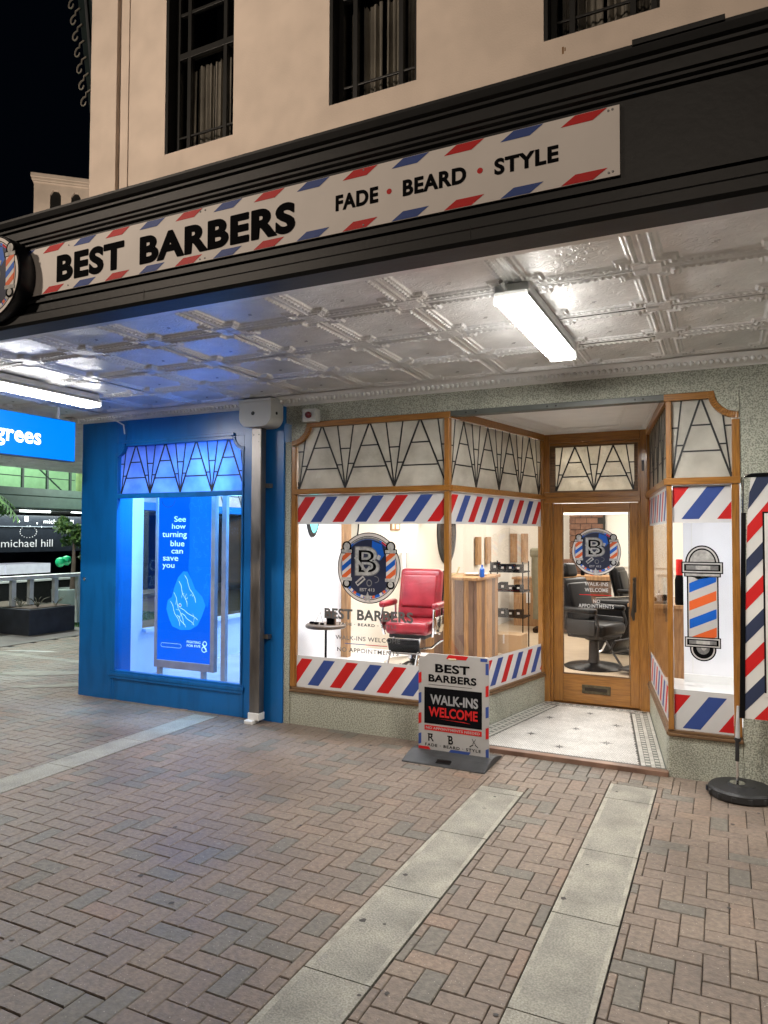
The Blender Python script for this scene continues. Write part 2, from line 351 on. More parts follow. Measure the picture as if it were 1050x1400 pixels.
def tag(o, label, cat, group=None):
    o['label'] = label; o['category'] = cat
    if group: o['group'] = group
    return o
def copy_tree(src, delta, label=None):
    def cp(o, par):
        c = o.copy(); COL.objects.link(c)
        if par: c.parent = par
        for ch in [x for x in COL.objects if x.parent == o]: cp(ch, c)
        return c
    r = cp(src, None); r.location = src.location + Vector(delta); WL[r.name] = Vector(r.location)
    if label: r['label'] = label
    return r

# ---- text (Blender's built-in face), returned as flat polygons fitted to a rectangle
_tc = {}
def text_polys(s, off=0.0, sp=1.0):
    key = (s, off, sp)
    if key in _tc: return _tc[key]
    c = bpy.data.curves.new('t', 'FONT'); c.body = s; c.offset = off; c.space_character = sp; c.resolution_u = 5
    o = bpy.data.objects.new('t', c); COL.objects.link(o)
    dg = bpy.context.evaluated_depsgraph_get()
    me = bpy.data.meshes.new_from_object(o.evaluated_get(dg))
    vs = [(v.co.x, v.co.y) for v in me.vertices]; fs = [list(p.vertices) for p in me.polygons]
    bpy.data.objects.remove(o); bpy.data.curves.remove(c); bpy.data.meshes.remove(me)
    x0 = min(v[0] for v in vs); x1 = max(v[0] for v in vs); y0 = min(v[1] for v in vs); y1 = max(v[1] for v in vs)
    _tc[key] = ([((x-x0)/(x1-x0), (y-y0)/(y1-y0)) for x, y in vs], fs)
    return _tc[key]

def clip_poly(poly, x0, z0, x1, z1):
    def cl(ps, ins, inter):
        out = []
        for i in range(len(ps)):
            a, b = ps[i-1], ps[i]
            if ins(b):
                if not ins(a): out.append(inter(a, b))
                out.append(b)
            elif ins(a): out.append(inter(a, b))
        return out
    def ix(c): return lambda a, b: (c, a[1]+(b[1]-a[1])*(c-a[0])/(b[0]-a[0]))
    def iz(c): return lambda a, b: (a[0]+(b[0]-a[0])*(c-a[1])/(b[1]-a[1]), c)
    for ins, it in ((lambda p: p[0] >= x0, ix(x0)), (lambda p: p[0] <= x1, ix(x1)), (lambda p: p[1] >= z0, iz(z0)), (lambda p: p[1] <= z1, iz(z1))):
        poly = cl(poly, ins, it)
        if len(poly) < 3: return []
    return poly

class Flat:
    """print on a surface: polygons in local (u, z), each layer a hair further out along -y of T"""
    def __init__(s, T=None, y=0.0, step=0.0007): s.g = G(T); s.y = y; s.step = step; s.mats = []
    def mi(s, m):
        if m not in s.mats: s.mats.append(m)
        return s.mats.index(m)
    def poly(s, pts, m, layer=0):
        y = s.y - s.step*layer; s.g._add([(p[0], y, p[1]) for p in pts], [list(range(len(pts)))], s.mi(m)); return s
    def rect(s, x0, z0, x1, z1, m, layer=0): return s.poly([(x0, z0), (x1, z0), (x1, z1), (x0, z1)], m, layer)
    def ell(s, cx, cz, rx, rz, m, layer=0, n=48, a0=0, a1=2*math.pi):
        return s.poly([(cx+rx*math.cos(a0+(a1-a0)*k/n), cz+rz*math.sin(a0+(a1-a0)*k/n)) for k in range(n)], m, layer)
    def ring(s, cx, cz, rx, rz, wd, m, layer=0, n=40, a0=0, a1=2*math.pi):
        for k in range(n):
            t0 = a0+(a1-a0)*k/n; t1 = a0+(a1-a0)*(k+1)/n
            s.poly([(cx+rx*math.cos(t0), cz+rz*math.sin(t0)), (cx+rx*math.cos(t1), cz+rz*math.sin(t1)),
                    (cx+(rx-wd)*math.cos(t1), cz+(rz-wd)*math.sin(t1)), (cx+(rx-wd)*math.cos(t0), cz+(rz-wd)*math.sin(t0))], m, layer)
        return s
    def line(s, p, q, wd, m, layer=0):
        d = Vector((q[0]-p[0], q[1]-p[1])).normalized(); n = Vector((-d.y, d.x))*wd/2
        return s.poly([(p[0]+n.x, p[1]+n.y), (p[0]-n.x, p[1]-n.y), (q[0]-n.x, q[1]-n.y), (q[0]+n.x, q[1]+n.y)], m, layer)
    def pline(s, pts, wd, m, layer=0):
        for i in range(len(pts)-1): s.line(pts[i], pts[i+1], wd, m, layer + (0.15 if i % 2 else 0))
        return s
    def text(s, t, x0, z0, x1, z1, m, layer=0, off=0.0, sp=1.0, mirror=False):
        vs, fs = text_polys(t, off, sp); y = s.y - s.step*layer
        s.g._add([(x0+(x1-x0)*((1-a) if mirror else a), y, z0+(z1-z0)*b) for a, b in vs], fs, s.mi(m)); return s
    def stripes(s, x0, z0, x1, z1, sz0, sz1, start, pitch, wd, shear, first, layer=1, A=None, B=None):
        k = 0; x = start; A = A or vinyl_r; B = B or vinyl_b
        while x < x1 + 0.3:
            p = clip_poly([(x, sz0), (x+wd, sz0), (x+wd+shear, sz1), (x+shear, sz1)], x0, z0, x1, z1)
            if p: s.poly(p, A if (k+first) % 2 == 0 else B, layer)
            k += 1; x += pitch
        return s
    def build(s, name, parent, label=None, kind=None): return s.g.build(name, s.mats, parent, label=label, kind=kind)

def logo(F, cx, cz, rx, rz, L0=0, W=None):
    W = W or vinyl_w
    E = lambda r, m, l: F.ell(cx, cz, rx*r, rz*r, m, L0+l)
    E(1.0, vinyl_k, 0); E(0.975, W, 1); E(0.90, vinyl_k, 2); E(0.88, W, 3); E(0.865, vinyl_sky, 4); E(0.80, vinyl_navy, 5)
    P = lambda u, v: (cx+u*rx, cz+v*rz)
    F.ring(cx, cz, rx*.865, rz*.865, rx*.055, vinyl_s2, L0+4.5, n=16, a0=1.15, a1=2.2)
    F.ring(cx, cz, rx*.865, rz*.865, rx*.055, vinyl_r, L0+4.5, n=6, a0=.75, a1=1.05)
    F.ring(cx, cz, rx*.865, rz*.865, rx*.055, vinyl_o, L0+4.5, n=8, a0=-.5, a1=.35)
    F.poly([P(.12, .77), P(.42, .66), P(.50, .36), P(.38, .22), P(.10, .5)], vinyl_sky, L0+5.5)
    # beads around the lower rim
    seq = [vinyl_sky, W, vinyl_o, vinyl_sky, W, vinyl_o, W, vinyl_o, vinyl_sky, W, vinyl_o, vinyl_s]
    for k, m in enumerate(seq):
        a = math.radians(218 + k*(322-218)/len(seq)); b = math.radians(218 + (k+.7)*(322-218)/len(seq))
        F.ring(cx, cz, rx*.86, rz*.86, rx*.075, m, L0+6, n=2, a0=a, a1=b)
    # two barber poles
    for sgn in (-1, 1):
        u0, u1 = sorted((sgn*.84, sgn*.56)); uc = (u0+u1)/2
        F.ell(*P(uc, .60), rx*.15, rz*.15, vinyl_k, L0+7); F.ell(*P(uc, .60), rx*.10, rz*.11, vinyl_s, L0+8)
        F.poly([P(u0-.06, .40), P(u1+.06, .40), P(u1+.06, .53), P(u0-.06, .53)], vinyl_k, L0+7.5)
        F.poly([P(u0-.03, .42), P(u1+.03, .42), P(u1+.03, .51), P(u0-.03, .51)], vinyl_s, L0+8.5)
        F.poly([P(u0, -.30), P(u1, -.30), P(u1, .42), P(u0, .42)], W, L0+7)
        x0, z0 = P(u0, -.30); x1, z1 = P(u1, .42)
        k = 0; v = -.65
        while v < .5:
            q = clip_poly([P(u0, v), P(u1, v+.22), P(u1, v+.38), P(u0, v+.16)], x0, z0, x1, z1)
            if q: F.poly(q, vinyl_sky if k % 2 == 0 else vinyl_o, L0+8)
            k += 1; v += .27
        F.poly([P(u0-.03, -.37), P(u1+.03, -.37), P(u1+.03, -.28), P(u0-.03, -.28)], vinyl_s, L0+8.5)
        F.ell(*P(uc, -.46), rx*.13, rz*.12, vinyl_k, L0+7.2); F.ell(*P(uc, -.45), rx*.08, rz*.08, vinyl_s, L0+8)
    F.text('B', *P(-.44, -.23), *P(.37, .61), vinyl_s2, L0+6, off=0.055)
    F.text('B', *P(-.41, -.20), *P(.34, .58), vinyl_s, L0+7, off=0.045)
    F.text('B', *P(-.31, -.12), *P(.25, .50), vinyl_k, L0+8, off=-0.012)
    F.line(P(-.43, .30), P(.02, -.20), rx*.075, vinyl_s, L0+9); F.line(P(.36, .36), P(.30, .24), rx*.10, vinyl_s, L0+9)
    F.line(P(.05, .05), P(-.08, -.14), rx*.07, vinyl_s, L0+9.3)
    F.line(P(-.13, -.27), P(-.38, -.47), rx*.14, vinyl_s, L0+7); F.line(P(-.15, -.29), P(-.36, -.46), rx*.05, vinyl_navy, L0+8)
    F.ring(*P(.03, -.42), rx*.09, rz*.10, rx*.03, vinyl_s2, L0+7, n=14); F.ring(*P(.20, -.32), rx*.14, rz*.10, rx*.02, vinyl_s2, L0+7, n=10, a0=-1.5, a1=1.6)
    F.text('EST 413', *P(-.27, -.66), *P(.20, -.57), vinyl_s, L0+7, off=0.02)
    for k in range(5):
        a = math.pi/2 + k*2*math.pi/5; b = a + math.pi/5; c = a - math.pi/5
        F.poly([P(-.02+.17*math.cos(a), -.83+.17*math.sin(a)), P(-.02+.07*math.cos(b), -.83+.07*math.sin(b)), P(-.02, -.83), P(-.02+.07*math.cos(c), -.83+.07*math.sin(c))], vinyl_s, L0+9)
    return F

def wallframe(p, q):
    """local x runs from p to q on the ground, local y points into the building"""
    p = Vector((p[0], p[1], 0)); q = Vector((q[0], q[1], 0)); u = (q-p).normalized(); n = Vector((0, 0, 1)).cross(u)
    M = Matrix.Identity(4)
    for i in range(3): M[i][0] = u[i]; M[i][1] = n[i]; M[i][2] = (0, 0, 1)[i]
    M.translation = p
    return M, (q-p).length

# ================================================================== GROUND
P_ = 0.104
FY = 5.80
g = G(); g.box(-60, -30, -0.5, 40, 60, -0.012); pav = g.build('pavement', joint_m, kind='structure')
zones = []
strips = [(-0.772, -0.458, 5.44, [5.13, 4.245, 3.475, 2.705, 1.935, 1.165, .4], 'A'), (-1.607, -1.293, 4.98, [4.88, 4.115, 3.35, 2.585, 1.815, 1.045, .3], 'B'),
          (-4.83, -4.555, 5.66, [5.48, 4.72, 3.95, 3.18, 2.41, 1.64, .87], 'C')]
for (x0, x1, ye, js, nm) in strips:
    zones.append((x0-.004, -5, x1+.004, ye+.004))
    ys = [ye]+js
    for a, b in zip(ys[:-1], ys[1:]):
        g = G(); g.box(x0+.002, b+.003, -0.04, x1-.002, a-.003, 0.001)
        if nm != 'C':
            g.box(x0+.0022, b+.004, 0.001, x0+.026+random.uniform(-.004, .006), a-.004, 0.0016, 1); g.box(x1-.024-random.uniform(-.004, .006), b+.004, 0.001, x1-.0022, a-.004, 0.0016, 1)
        o = g.build('paving_slab', [slab_m, slab_edge], pav, bevel=0.002)
# pale band that crosses the plaza beyond the corner
zones.append((-12, 7.15, -6.0, 7.31))
for k in range(9):
    g = G(); g.box(-12+k*.7+.003, 7.15, -0.04, -12+(k+1)*.7-.003, 7.31, 0.002); g.build('paving_slab', slab_m, pav, bevel=0.002)
SOL = (-2.25, 5.50, -0.36, 5.80)
zones.append((SOL[0], SOL[1], SOL[2], SOL[3]))
def subtract(r, zs):
    out = [r]
    for z in zs:
        nxt = []
        for (a, b, c, d) in out:
            if a >= z[2] or c <= z[0] or b >= z[3] or d <= z[1]: nxt.append((a, b, c, d)); continue
            if a < z[0]: nxt.append((a, b, z[0], d))
            if c > z[2]: nxt.append((z[2], b, c, d))
            a2, c2 = max(a, z[0]), min(c, z[2])
            if b < z[1]: nxt.append((a2, b, c2, z[1]))
            if d > z[3]: nxt.append((a2, z[3], c2, d))
        out = nxt
    return [q for q in out if q[2]-q[0] > .015 and q[3]-q[1] > .015]
bricks = []
for j in range(0, 92):
    for i in range(-100, 32):
        res = (i-j) % 4
        x, y = i*P_, 0.3+j*P_
        if res == 0: r = (x, y, x+2*P_, y+P_)
        elif res == 3: r = (x, y, x+P_, y+2*P_)
        else: continue
        cx, cy = (r[0]+r[2])/2, (r[1]+r[3])/2
        if cy > 5.9 and cx > -6.35: continue
        if cx < -5.2 - 0.0 and cy < 1.2: continue
        for q in subtract(r, zones):
            full = abs((q[2]-q[0])*(q[3]-q[1])-2*P_*P_) < 1e-4
            bricks.append((q, full, res))
for k in range(19):
    x = SOL[0]+k*.0995
    for (a, b) in ((5.50, 5.60), (5.60, 5.80)): bricks.append(((x, a, x+.0995, b), False, 3))
def pick_tint():
    r = random.random()
    return random.uniform(0, .12) if r < .13 else (random.uniform(.85, 1) if r > .93 else random.uniform(.22, .85))
def brick_geo(w_, h_, ch=0.0038):
    a, b = w_/2-.0016, h_/2-.0016
    vs = [(-a,-b,-.03),(a,-b,-.03),(a,b,-.03),(-a,b,-.03),(-a,-b,-.004),(a,-b,-.004),(a,b,-.004),(-a,b,-.004),(-a+ch,-b+ch,0),(a-ch,-b+ch,0),(a-ch,b-ch,0),(-a+ch,b-ch,0)]
    fs = [(0,1,5,4),(1,2,6,5),(2,3,7,6),(3,0,4,7),(4,5,9,8),(5,6,10,9),(6,7,11,10),(7,4,8,11),(8,9,10,11)]
    return vs, fs
bm_cache = {}
def brick_mesh(res, t):
    if (res, t) in bm_cache: return bm_cache[(res, t)]
    vs, fs = brick_geo(*((2*P_, P_) if res == 0 else (P_, 2*P_)))
    me = bpy.data.meshes.new('paver_brick'); me.from_pydata(vs, [], fs); me.materials.append(paver_m)
    at = me.attributes.new('tint', 'FLOAT', 'FACE'); at.data.foreach_set('value', [t]*len(fs))
    bm_cache[(res, t)] = me; return me
def inframe(x, y):
    v = Vector((x, y, -1.8)); d = v.dot(fw)
    if d < .5: return False
    return abs(v.dot(r2)/d*969.8) < 515 and -960 < v.dot(u2)/d*969.8 < 700-20
full_in = sorted([b for b in bricks if b[1] and inframe((b[0][0]+b[0][2])/2, (b[0][1]+b[0][3])/2)], key=lambda b: ((b[0][0]+b[0][2])/2)**2+((b[0][1]+b[0][3])/2)**2)[:272]
fs_ids = set(id(b) for b in full_in)
tints = [round(x, 3) for x in [.03, .08, .11, .25, .32, .4, .48, .55, .62, .7, .78, .84, .92, 1.0]]
for b in full_in:
    t0 = pick_tint(); t = min(tints, key=lambda q: abs(q-t0))
    o = bpy.data.objects.new('paver_brick', brick_mesh(b[2], t)); COL.objects.link(o); o.parent = pav
    o.location = ((b[0][0]+b[0][2])/2, (b[0][1]+b[0][3])/2, random.uniform(-.0015, .0015))
    o.rotation_euler = (random.gauss(0, .004), random.gauss(0, .004), random.gauss(0, .006))
V = []; Fc = []; TT = []
for b in bricks:
    if id(b) in fs_ids: continue
    q = b[0]; vs, fs = brick_geo(q[2]-q[0], q[3]-q[1]); o = len(V); t = pick_tint(); dz = random.uniform(-.0015, .0015); rz = random.gauss(0, .006)
    cx, cy = (q[0]+q[2])/2, (q[1]+q[3])/2
    if cx > -2.3 and cy > 5.45 and cx < -.36: t = random.choice([.05, .1, .5, .85, .88, .3])
    tx, ty = random.gauss(0, .004), random.gauss(0, .004)
    for v in vs: V.append((cx+v[0]-v[1]*rz, cy+v[1]+v[0]*rz, v[2]+dz+v[0]*tx+v[1]*ty))
    for f in fs: Fc.append([o+i for i in f]); TT.append(t)
me = bpy.data.meshes.new('paver_field'); me.from_pydata(V, [], Fc); me.materials.append(paver_m)
me.attributes.new('tint', 'FLOAT', 'FACE').data.foreach_set('value', TT)
o = bpy.data.objects.new('paver_field', me); COL.objects.link(o); o.parent = pav; o['kind'] = 'stuff'
asphalt = mat('plaza_paving', (0.17, 0.155, 0.135), 0.55, col2=(0.11, 0.105, 0.095), vs=1.2, stretch=(1, 3, 1), det=8, bump=0.3, bs=20)
g = G(); g.box(-40, 9.9, -0.01, -6.6, 40, 0.0); g.box(-40, -20, -0.01, -10.45, 9.9, 0.0); g.build('plaza_ground', asphalt, kind='structure')
# pale worn patches and painted marks on the plaza
patch_m = mat('worn_pale_paint', (0.33, 0.32, 0.25), 0.6, col2=(0.22, 0.21, 0.17), vs=6, det=6)
g = G()
for (cx, cy, a, b_, rot, mi) in ((-7.75, 6.55, .75, .13, .65, 0), (-7.2, 5.95, .55, .10, .6, 0), (-8.2, 6.35, .4, .08, .7, 0), (-6.95, 6.25, .35, .06, .6, 0), (-9.6, 7.55, .42, .05, .3, 1)):
    n = 18; pts = []
    for k in range(n):
        t = 2*math.pi*k/n; rr = 1+random.uniform(-.28, .22); x = a*rr*math.cos(t); y = b_*rr*math.sin(t)
        pts.append((cx+x*math.cos(rot)-y*math.sin(rot), cy+x*math.sin(rot)+y*math.cos(rot), 0.0035+.0004*random.random()))
    c0 = (cx, cy, 0.0038); g._add(pts+[c0], [(k, (k+1) % n, n) for k in range(n)], mi)
g.build('worn_paint_patch', [patch_m, mat('road_white', (0.6, 0.6, 0.56), 0.6)], pav, kind='stuff')

g = G(); rnd = random.Random(5)
for k in range(70):
    cx, cy = rnd.uniform(-5.5, 1.0), rnd.uniform(1.6, 5.6); rr = rnd.uniform(.006, .018); n_ = 9; mi = 0 if rnd.random() < .75 else 1
    g._add([(cx+rr*rnd.uniform(.7, 1.2)*math.cos(a*math.tau/n_), cy+rr*rnd.uniform(.7, 1.2)*math.sin(a*math.tau/n_), .0030) for a in range(n_)], [list(range(n_))], mi)
for k in range(160):
    cx, cy = rnd.uniform(-5.5, 1.0), rnd.uniform(1.6, 5.75); rr = rnd.uniform(.0015, .004)
    g._add([(cx+rr*math.cos(a*1.571), cy+rr*math.sin(a*1.571), .003+.0005*a) for a in range(4)], [[0, 1, 2, 3]], 2)
g.build('gum_and_grit', [mat('gum_dark', (.07, .062, .055), .7), mat('gum_pale', (.28, .26, .23), .7), mat('grit_pale', (.5, .47, .4), .7)], pav, kind='stuff')
# ================================================================== ENTRANCE FLOOR
ent = G(); zf = 0.033
ent.prism([(-2.135, 5.83), (-.415, 5.83), (-.70, 7.68), (-1.76, 7.68)], 'z', -0.01, zf-.002)
ent_o = ent.build('entrance_floor', mat('grout', (0.16, 0.155, 0.14), .7), kind='structure')
g = G(); g.box(-2.165, 5.76, -0.01, -.40, 5.83, zf+.004); g.build('threshold_strip', copper, ent_o, bevel=.004)
quad = [Vector(p) for p in ((-2.135, 5.84), (-.415, 5.84), (-.70, 7.68), (-1.76, 7.68))]
def edist(p):
    ds = []
    for i in range(4):
        a, b = quad[i], quad[(i+1) % 4]; d = (b-a).normalized(); n = Vector((-d.y, d.x)); ds.append((p-a).dot(n))
    return ds
V = []; Fc = []; CC = []
def addpoly(pts, c, dz=0):
    o = len(V); V.extend([(p[0], p[1], zf+dz) for p in pts]); Fc.append(list(range(o, o+len(pts)))); CC.append(c)
stars = [(-1.56, 6.992), (-1.233, 7.33), (-.932, 6.97), (-1.252, 6.691), (-1.585, 6.353), (-.932, 6.349), (-1.272, 6.066)]
hx = .0215; ry = hx*math.sqrt(3)/2
BW = [.02, .20, .14, .20]
for r in range(0, 110):
    for c in range(0, 90):
        x = -2.2+c*hx+(hx/2 if r % 2 else 0); y = 5.84+r*ry; p = Vector((x, y)); ds = edist(p)
        if any(d < w_ for d, w_ in zip(ds, BW)): continue
        col = (.72+random.uniform(-.06, .05),)*3; col = (col[0], col[0]*.975, col[0]*.91)
        for sx, sy in stars:
            dx, dy = x-sx, y-sy; rr = math.hypot(dx, dy); a = math.atan2(dy, dx)
            if rr < .012: col = (.035, .038, .035)
        R_ = hx/math.sqrt(3)*.88
        addpoly([(x+R_*math.sin(k*math.pi/3), y+R_*math.cos(k*math.pi/3)) for k in range(6)], col)
for sx, sy in stars:
    for k in range(8):
        a = k*math.pi/4+.2; l = .062 if k % 2 == 0 else .045; u = Vector((math.cos(a), math.sin(a))); n = Vector((-u.y, u.x))*.0065; c = Vector((sx, sy))
        addpoly([c+u*.004, c+u*l*.45-n, c+u*l, c+u*l*.45+n], (.04, .043, .04), .0006+.0001*k)
for ei in (1, 2, 3):
    a, b = quad[ei], quad[(ei+1) % 4]; Ln = (b-a).length; d = (b-a)/Ln; n = Vector((-d.y, d.x)); bw = BW[ei]
    rows = [(bw-.016, bw-.002, .03, 'k'), (bw-.05, bw-.018, .022, 'w'), (bw-.088, bw-.054, .036, 'p'), (bw-.122, bw-.092, .022, 'w')]
    if bw > .15: rows += [(bw-.158, bw-.126, .036, 'q'), (bw-.188, bw-.162, .022, 'w')]
    rows += [(.002, .012, .03, 'g')]
    for (w0, w1, st, kd) in rows:
        k = 0
        while k*st < Ln:
            s0, s1 = k*st+.001, (k+1)*st-.001; k += 1
            pts = [a+d*s0+n*w0, a+d*s1+n*w0, a+d*s1+n*w1, a+d*s0+n*w1]
            cpt = a+d*(s0+s1)/2+n*(w0+w1)/2; ds = edist(cpt)
            if min(ds[1:]) < ds[ei]-.006 and ds.index(min(ds[1:]), 1) != ei: continue
            if ds[0] < .01: continue
            c = {'k': (.06, .065, .06), 'w': (.62, .61, .56), 'g': (.12, .13, .115), 'p': (.62, .61, .56) if k % 2 else (.17, .19, .165), 'q': (.17, .19, .165) if k % 2 else (.62, .61, .56)}[kd]
            f = random.uniform(.85, 1.1); addpoly(pts, tuple(min(.8, v*f) for v in c))
me = bpy.data.meshes.new('mosaic_tiles'); me.from_pydata(V, [], Fc); me.materials.append(mosaic_m)
ca = me.attributes.new('tcol', 'FLOAT_COLOR', 'FACE'); ca.data.foreach_set('color', [x for c in CC for x in (*c, 1)])
o = bpy.data.objects.new('mosaic_tiles', me); COL.objects.link(o); o.parent = ent_o; o['kind'] = 'stuff'

# ================================================================== UPPER BUILDING
bld = thing('commercial_building', 'beige plastered upper storey with three tall black windows above the canopy', 'building', (-3, 5.8, 3.2))
ops = [(-5.455, 5.932, -4.535, 8.3), (-3.392, 5.932, -2.477, 8.3), (-1.322, 5.932, -.412, 8.3)]
g = G(); ZB, ZT = 3.35, 10.5; xs = [-6.515]
for o_ in ops: g.box(xs[-1], 5.8, ZB, o_[0], 6.15, ZT); g.box(o_[0], 5.8, ZB, o_[2], 6.15, o_[1]); g.box(o_[0], 5.8, o_[3], o_[2], 6.15, ZT); xs.append(o_[2])
g.box(xs[-1], 5.8, ZB, 6, 6.15, ZT); g.box(-6.515, 6.15, ZB, -6.3, 16, ZT)
g.build('wall', stucco, bld)
g = G(); g.box(-6.53, 5.745, ZB, -6.125, 5.798, ZT); g.box(-6.02, 5.785, ZB, -5.985, 5.798, ZT); g.build('pilaster', stucco, bld, bevel=.004)
g = G(); g.box(-1.17, 5.7985, 5.78, -1.155, 5.80, 5.84); g.box(-1.15, 5.7985, 5.80, -1.14, 5.80, 5.83); g.build('rust_stain', mat('rust', (.22, .12, .05), .9), bld)
g = G(); g.box(-6.2, 6.9, 5.0, 5.9, 7.0, 9.0); g.build('interior_backing', dark_room, bld)
for (x0, z0, x1, z1) in ops:
    fr = G(); W_ = x1-x0; yf = 5.93
    fr.box(x0+.001, 5.805, z0+.001, x0+.035, 6.12, z1); fr.box(x1-.03, 5.95, z0+.001, x1-.001, 6.12, z1); fr.box(x0+.035, 5.82, z0+.001, x1-.03, 6.1, z0+.02)
    m1, m2 = x0+.215*W_/.92, x1-.215*W_/.92
    for mx in (m1, m2): fr.box(mx-.024, yf, z0+.02, mx+.024, yf+.06, z1)
    fr.box(x0+.035, yf, z0+.02, x0+.085, yf+.06, z1); fr.box(x1-.075, yf, z0+.02, x1-.03, yf+.06, z1)
    fr.box(x0+.085, yf-.006, 7.03, x1-.075, yf+.066, 7.10); fr.box(x0+.085, yf+.008, 7.53, x1-.075, yf+.05, 7.565)
    fr.box(x0+.085, yf+.008, 6.15, x1-.075, yf+.03, 6.17); fr.box(m1, yf+.01, z0+.02, m2, yf+.05, z0+.06)
    f = fr.build('window', black_frame, bld, bevel=.003)
    G().box(x0+.04, yf+.032, z0+.03, x1-.035, yf+.036, z1).build('pane', dglass, f)
    for (ca_, cb_) in ((x0+.10, m1-.02), (m1+.02, (m1+m2)/2-.01), ((m1+m2)/2+.02, m2-.02), (m2+.02, x1-.05)):
        n = 40; vs = []; fs = []; ph = random.random()*6
        for k in range(n+1):
            x = ca_+(cb_-ca_)*k/n; y = yf+.14+.022*math.sin(ph+(x-x0)*math.tau/.062+.8*math.sin(x*31))+.01*math.sin(x*77); vs += [(x, y, z0+.0), (x+.008*math.sin(k), y, 7.0-.03*random.random())]
        for k in range(n): fs.append((2*k, 2*k+2, 2*k+3, 2*k+1))
        g = G(); g._add(vs, fs); g.build('curtain', curtain_m, f, smooth=True)

# scrolled iron bracket of a hanging sign beyond the corner
sg = thing('hanging_scroll_sign', 'dark iron sign with a scrolled edge hanging off the side wall of the upper storey', 'sign', (-6.8, 6.6, 7.2))
pts = [(-7.80, 9.3), (-7.49, 7.36), (-7.40, 7.12), (-7.10, 7.5), (-6.55, 7.9), (-6.55, 9.3)]
g = G(); g.prism(pts, 'y', 6.58, 6.66); g.build('sign_panel', mat('dark_teal', (.012, .02, .02), .4), sg)
g = G(); g.tube([(-7.62, 6.55, 9.3), (-7.34, 6.55, 7.2)], .02, 6); g.tube([(-7.5, 6.56, 9.0), (-7.2, 6.56, 7.7)], .012, 6); g.build('rail', mat('grey_iron', (.12, .13, .14), .4, metal=.5), sg)
g = G()
for k in range(8):
    z = 9.15-k*.235; x = -7.88+(9.15-z)*.19; p = []
    for t in range(13):
        a = 1.2+t*.42; rr = .075-t*.0038; p.append((x+rr*math.cos(a), 6.56, z+rr*math.sin(a)))
    p = [(x+.11, 6.56, z+.14), (x+.03, 6.56, z+.12)]+p; g.tube(p, .011, 5)
g.build('scrollwork', mat('neon_tube_unlit', (.22, .20, .17), .4), sg, smooth=True)
g = G(); g.box(-7.15, 6.54, 8.0, -7.02, 6.56, 8.6); g.box(-7.28, 6.54, 8.7, -7.2, 6.56, 8.95); g.build('sign_letter', mat('sign_letter_grey', (.16, .2, .2), .4), sg)

# ================================================================== CANOPY
can = thing('street_canopy', 'shopfront canopy with charcoal timber fascia and pressed metal ceiling', 'canopy', (-3, 2.7, 3.0))
prof = [(2.80, 2.958), (2.665, 2.958), (2.655, 2.975), (2.655, 3.015), (2.668, 3.028), (2.70, 3.034), (2.70, 3.082), (2.684, 3.088), (2.684, 3.1), (2.694, 3.104), (2.694, 3.112), (2.712, 3.118),
        (2.712, 3.418), (2.694, 3.424), (2.694, 3.434), (2.678, 3.440), (2.678, 3.452), (2.664, 3.456), (2.664, 3.50), (2.648, 3.506), (2.648, 3.518), (2.63, 3.524), (2.62, 3.548), (2.62, 3.560), (2.80, 3.575)]
g = G(); g.prism(prof, 'x', -13, 4.5); g.build('fascia', charcoal, can)
g = G()
for (x, c) in ((-2.62, 0), (.4, 0), (-.9, 0)): g.box(x, 2.653, 2.98, x+.002, 2.656, 3.03)
g.box(-.28, 2.612, 3.552, .02, 2.63, 3.572); split_build(g, 'fascia_joint', charcoal, can)
g = G(); g.box(-13, 2.80, 3.42, 4.5, 5.79, 3.54); g.build('roof', charcoal, can)
CZ = 3.13
g = G(); g.box(-13, 2.80, CZ+.03, 4.5, 5.79, CZ+.06); g.box(-13, 5.79, CZ+.03, -6.62, 12, CZ+.06); g.box(-13, 2.80, 2.96, 4.5, 2.84, 3.42)
g.build('ceiling_backing', silver_pt, can)
# pressed-metal ceiling panel as a relief mesh
TL = .64
def relief(u, v):
    du, dv = min(u, TL-u), min(v, TL-v)
    d = min(min(du, dv), max(du-.065, dv-.065))
    al = (v if du < dv else u)
    if d < .010: return .012
    if d < .018: return .0
    if d < .026: return .012
    if d < .034: return .004
    if d < .062:
        t = (d-.048)/.014; return .004 + .017*max(0, 1-t*t)*(.45+.55*abs(math.sin(al*math.pi/.036)))
    if d < .067: return .003
    if d < .075: return .012
    if d < .081: return .005
    return .0
n = 92; vs = []; fs = []
for i in range(n+1):
    for j in range(n+1):
        u, v = TL*i/n, TL*j/n; vs.append((u, v, -relief(u, v)))
for i in range(n):
    for j in range(n): a = i*(n+1)+j; fs.append((a, a+n+1, a+n+2, a+1))
tile_me = bpy.data.meshes.new('ceiling_panel'); tile_me.from_pydata(vs, [], fs)
def tile_mat():
    m = silver_pt.copy(); m.name = 'pressed_panel'; N = m.node_tree.nodes; L = m.node_tree.links
    b = N['Principled BSDF']; tc = [x for x in N if x.type == 'TEX_COORD'][0]
    vo = N.new('ShaderNodeTexNoise'); vo.inputs['Scale'].default_value = 13; vo.inputs['Detail'].default_value = 1.0; vo.inputs['Distortion'].default_value = 2.6
    L.new(tc.outputs['Object'], vo.inputs['Vector'])
    mr = N.new('ShaderNodeMapRange'); mr.inputs[1].default_value = .46; mr.inputs[2].default_value = .54; L.new(vo.outputs[0], mr.inputs[0])
    bp = N.new('ShaderNodeBump'); bp.inputs['Strength'].default_value = .22; bp.inputs['Distance'].default_value = .012
    old = [x for x in N if x.type == 'BUMP'][0]; L.new(old.outputs[0], bp.inputs['Normal']); L.new(mr.outputs[0], bp.inputs['Height']); L.new(bp.outputs[0], b.inputs['Normal'])
    return m
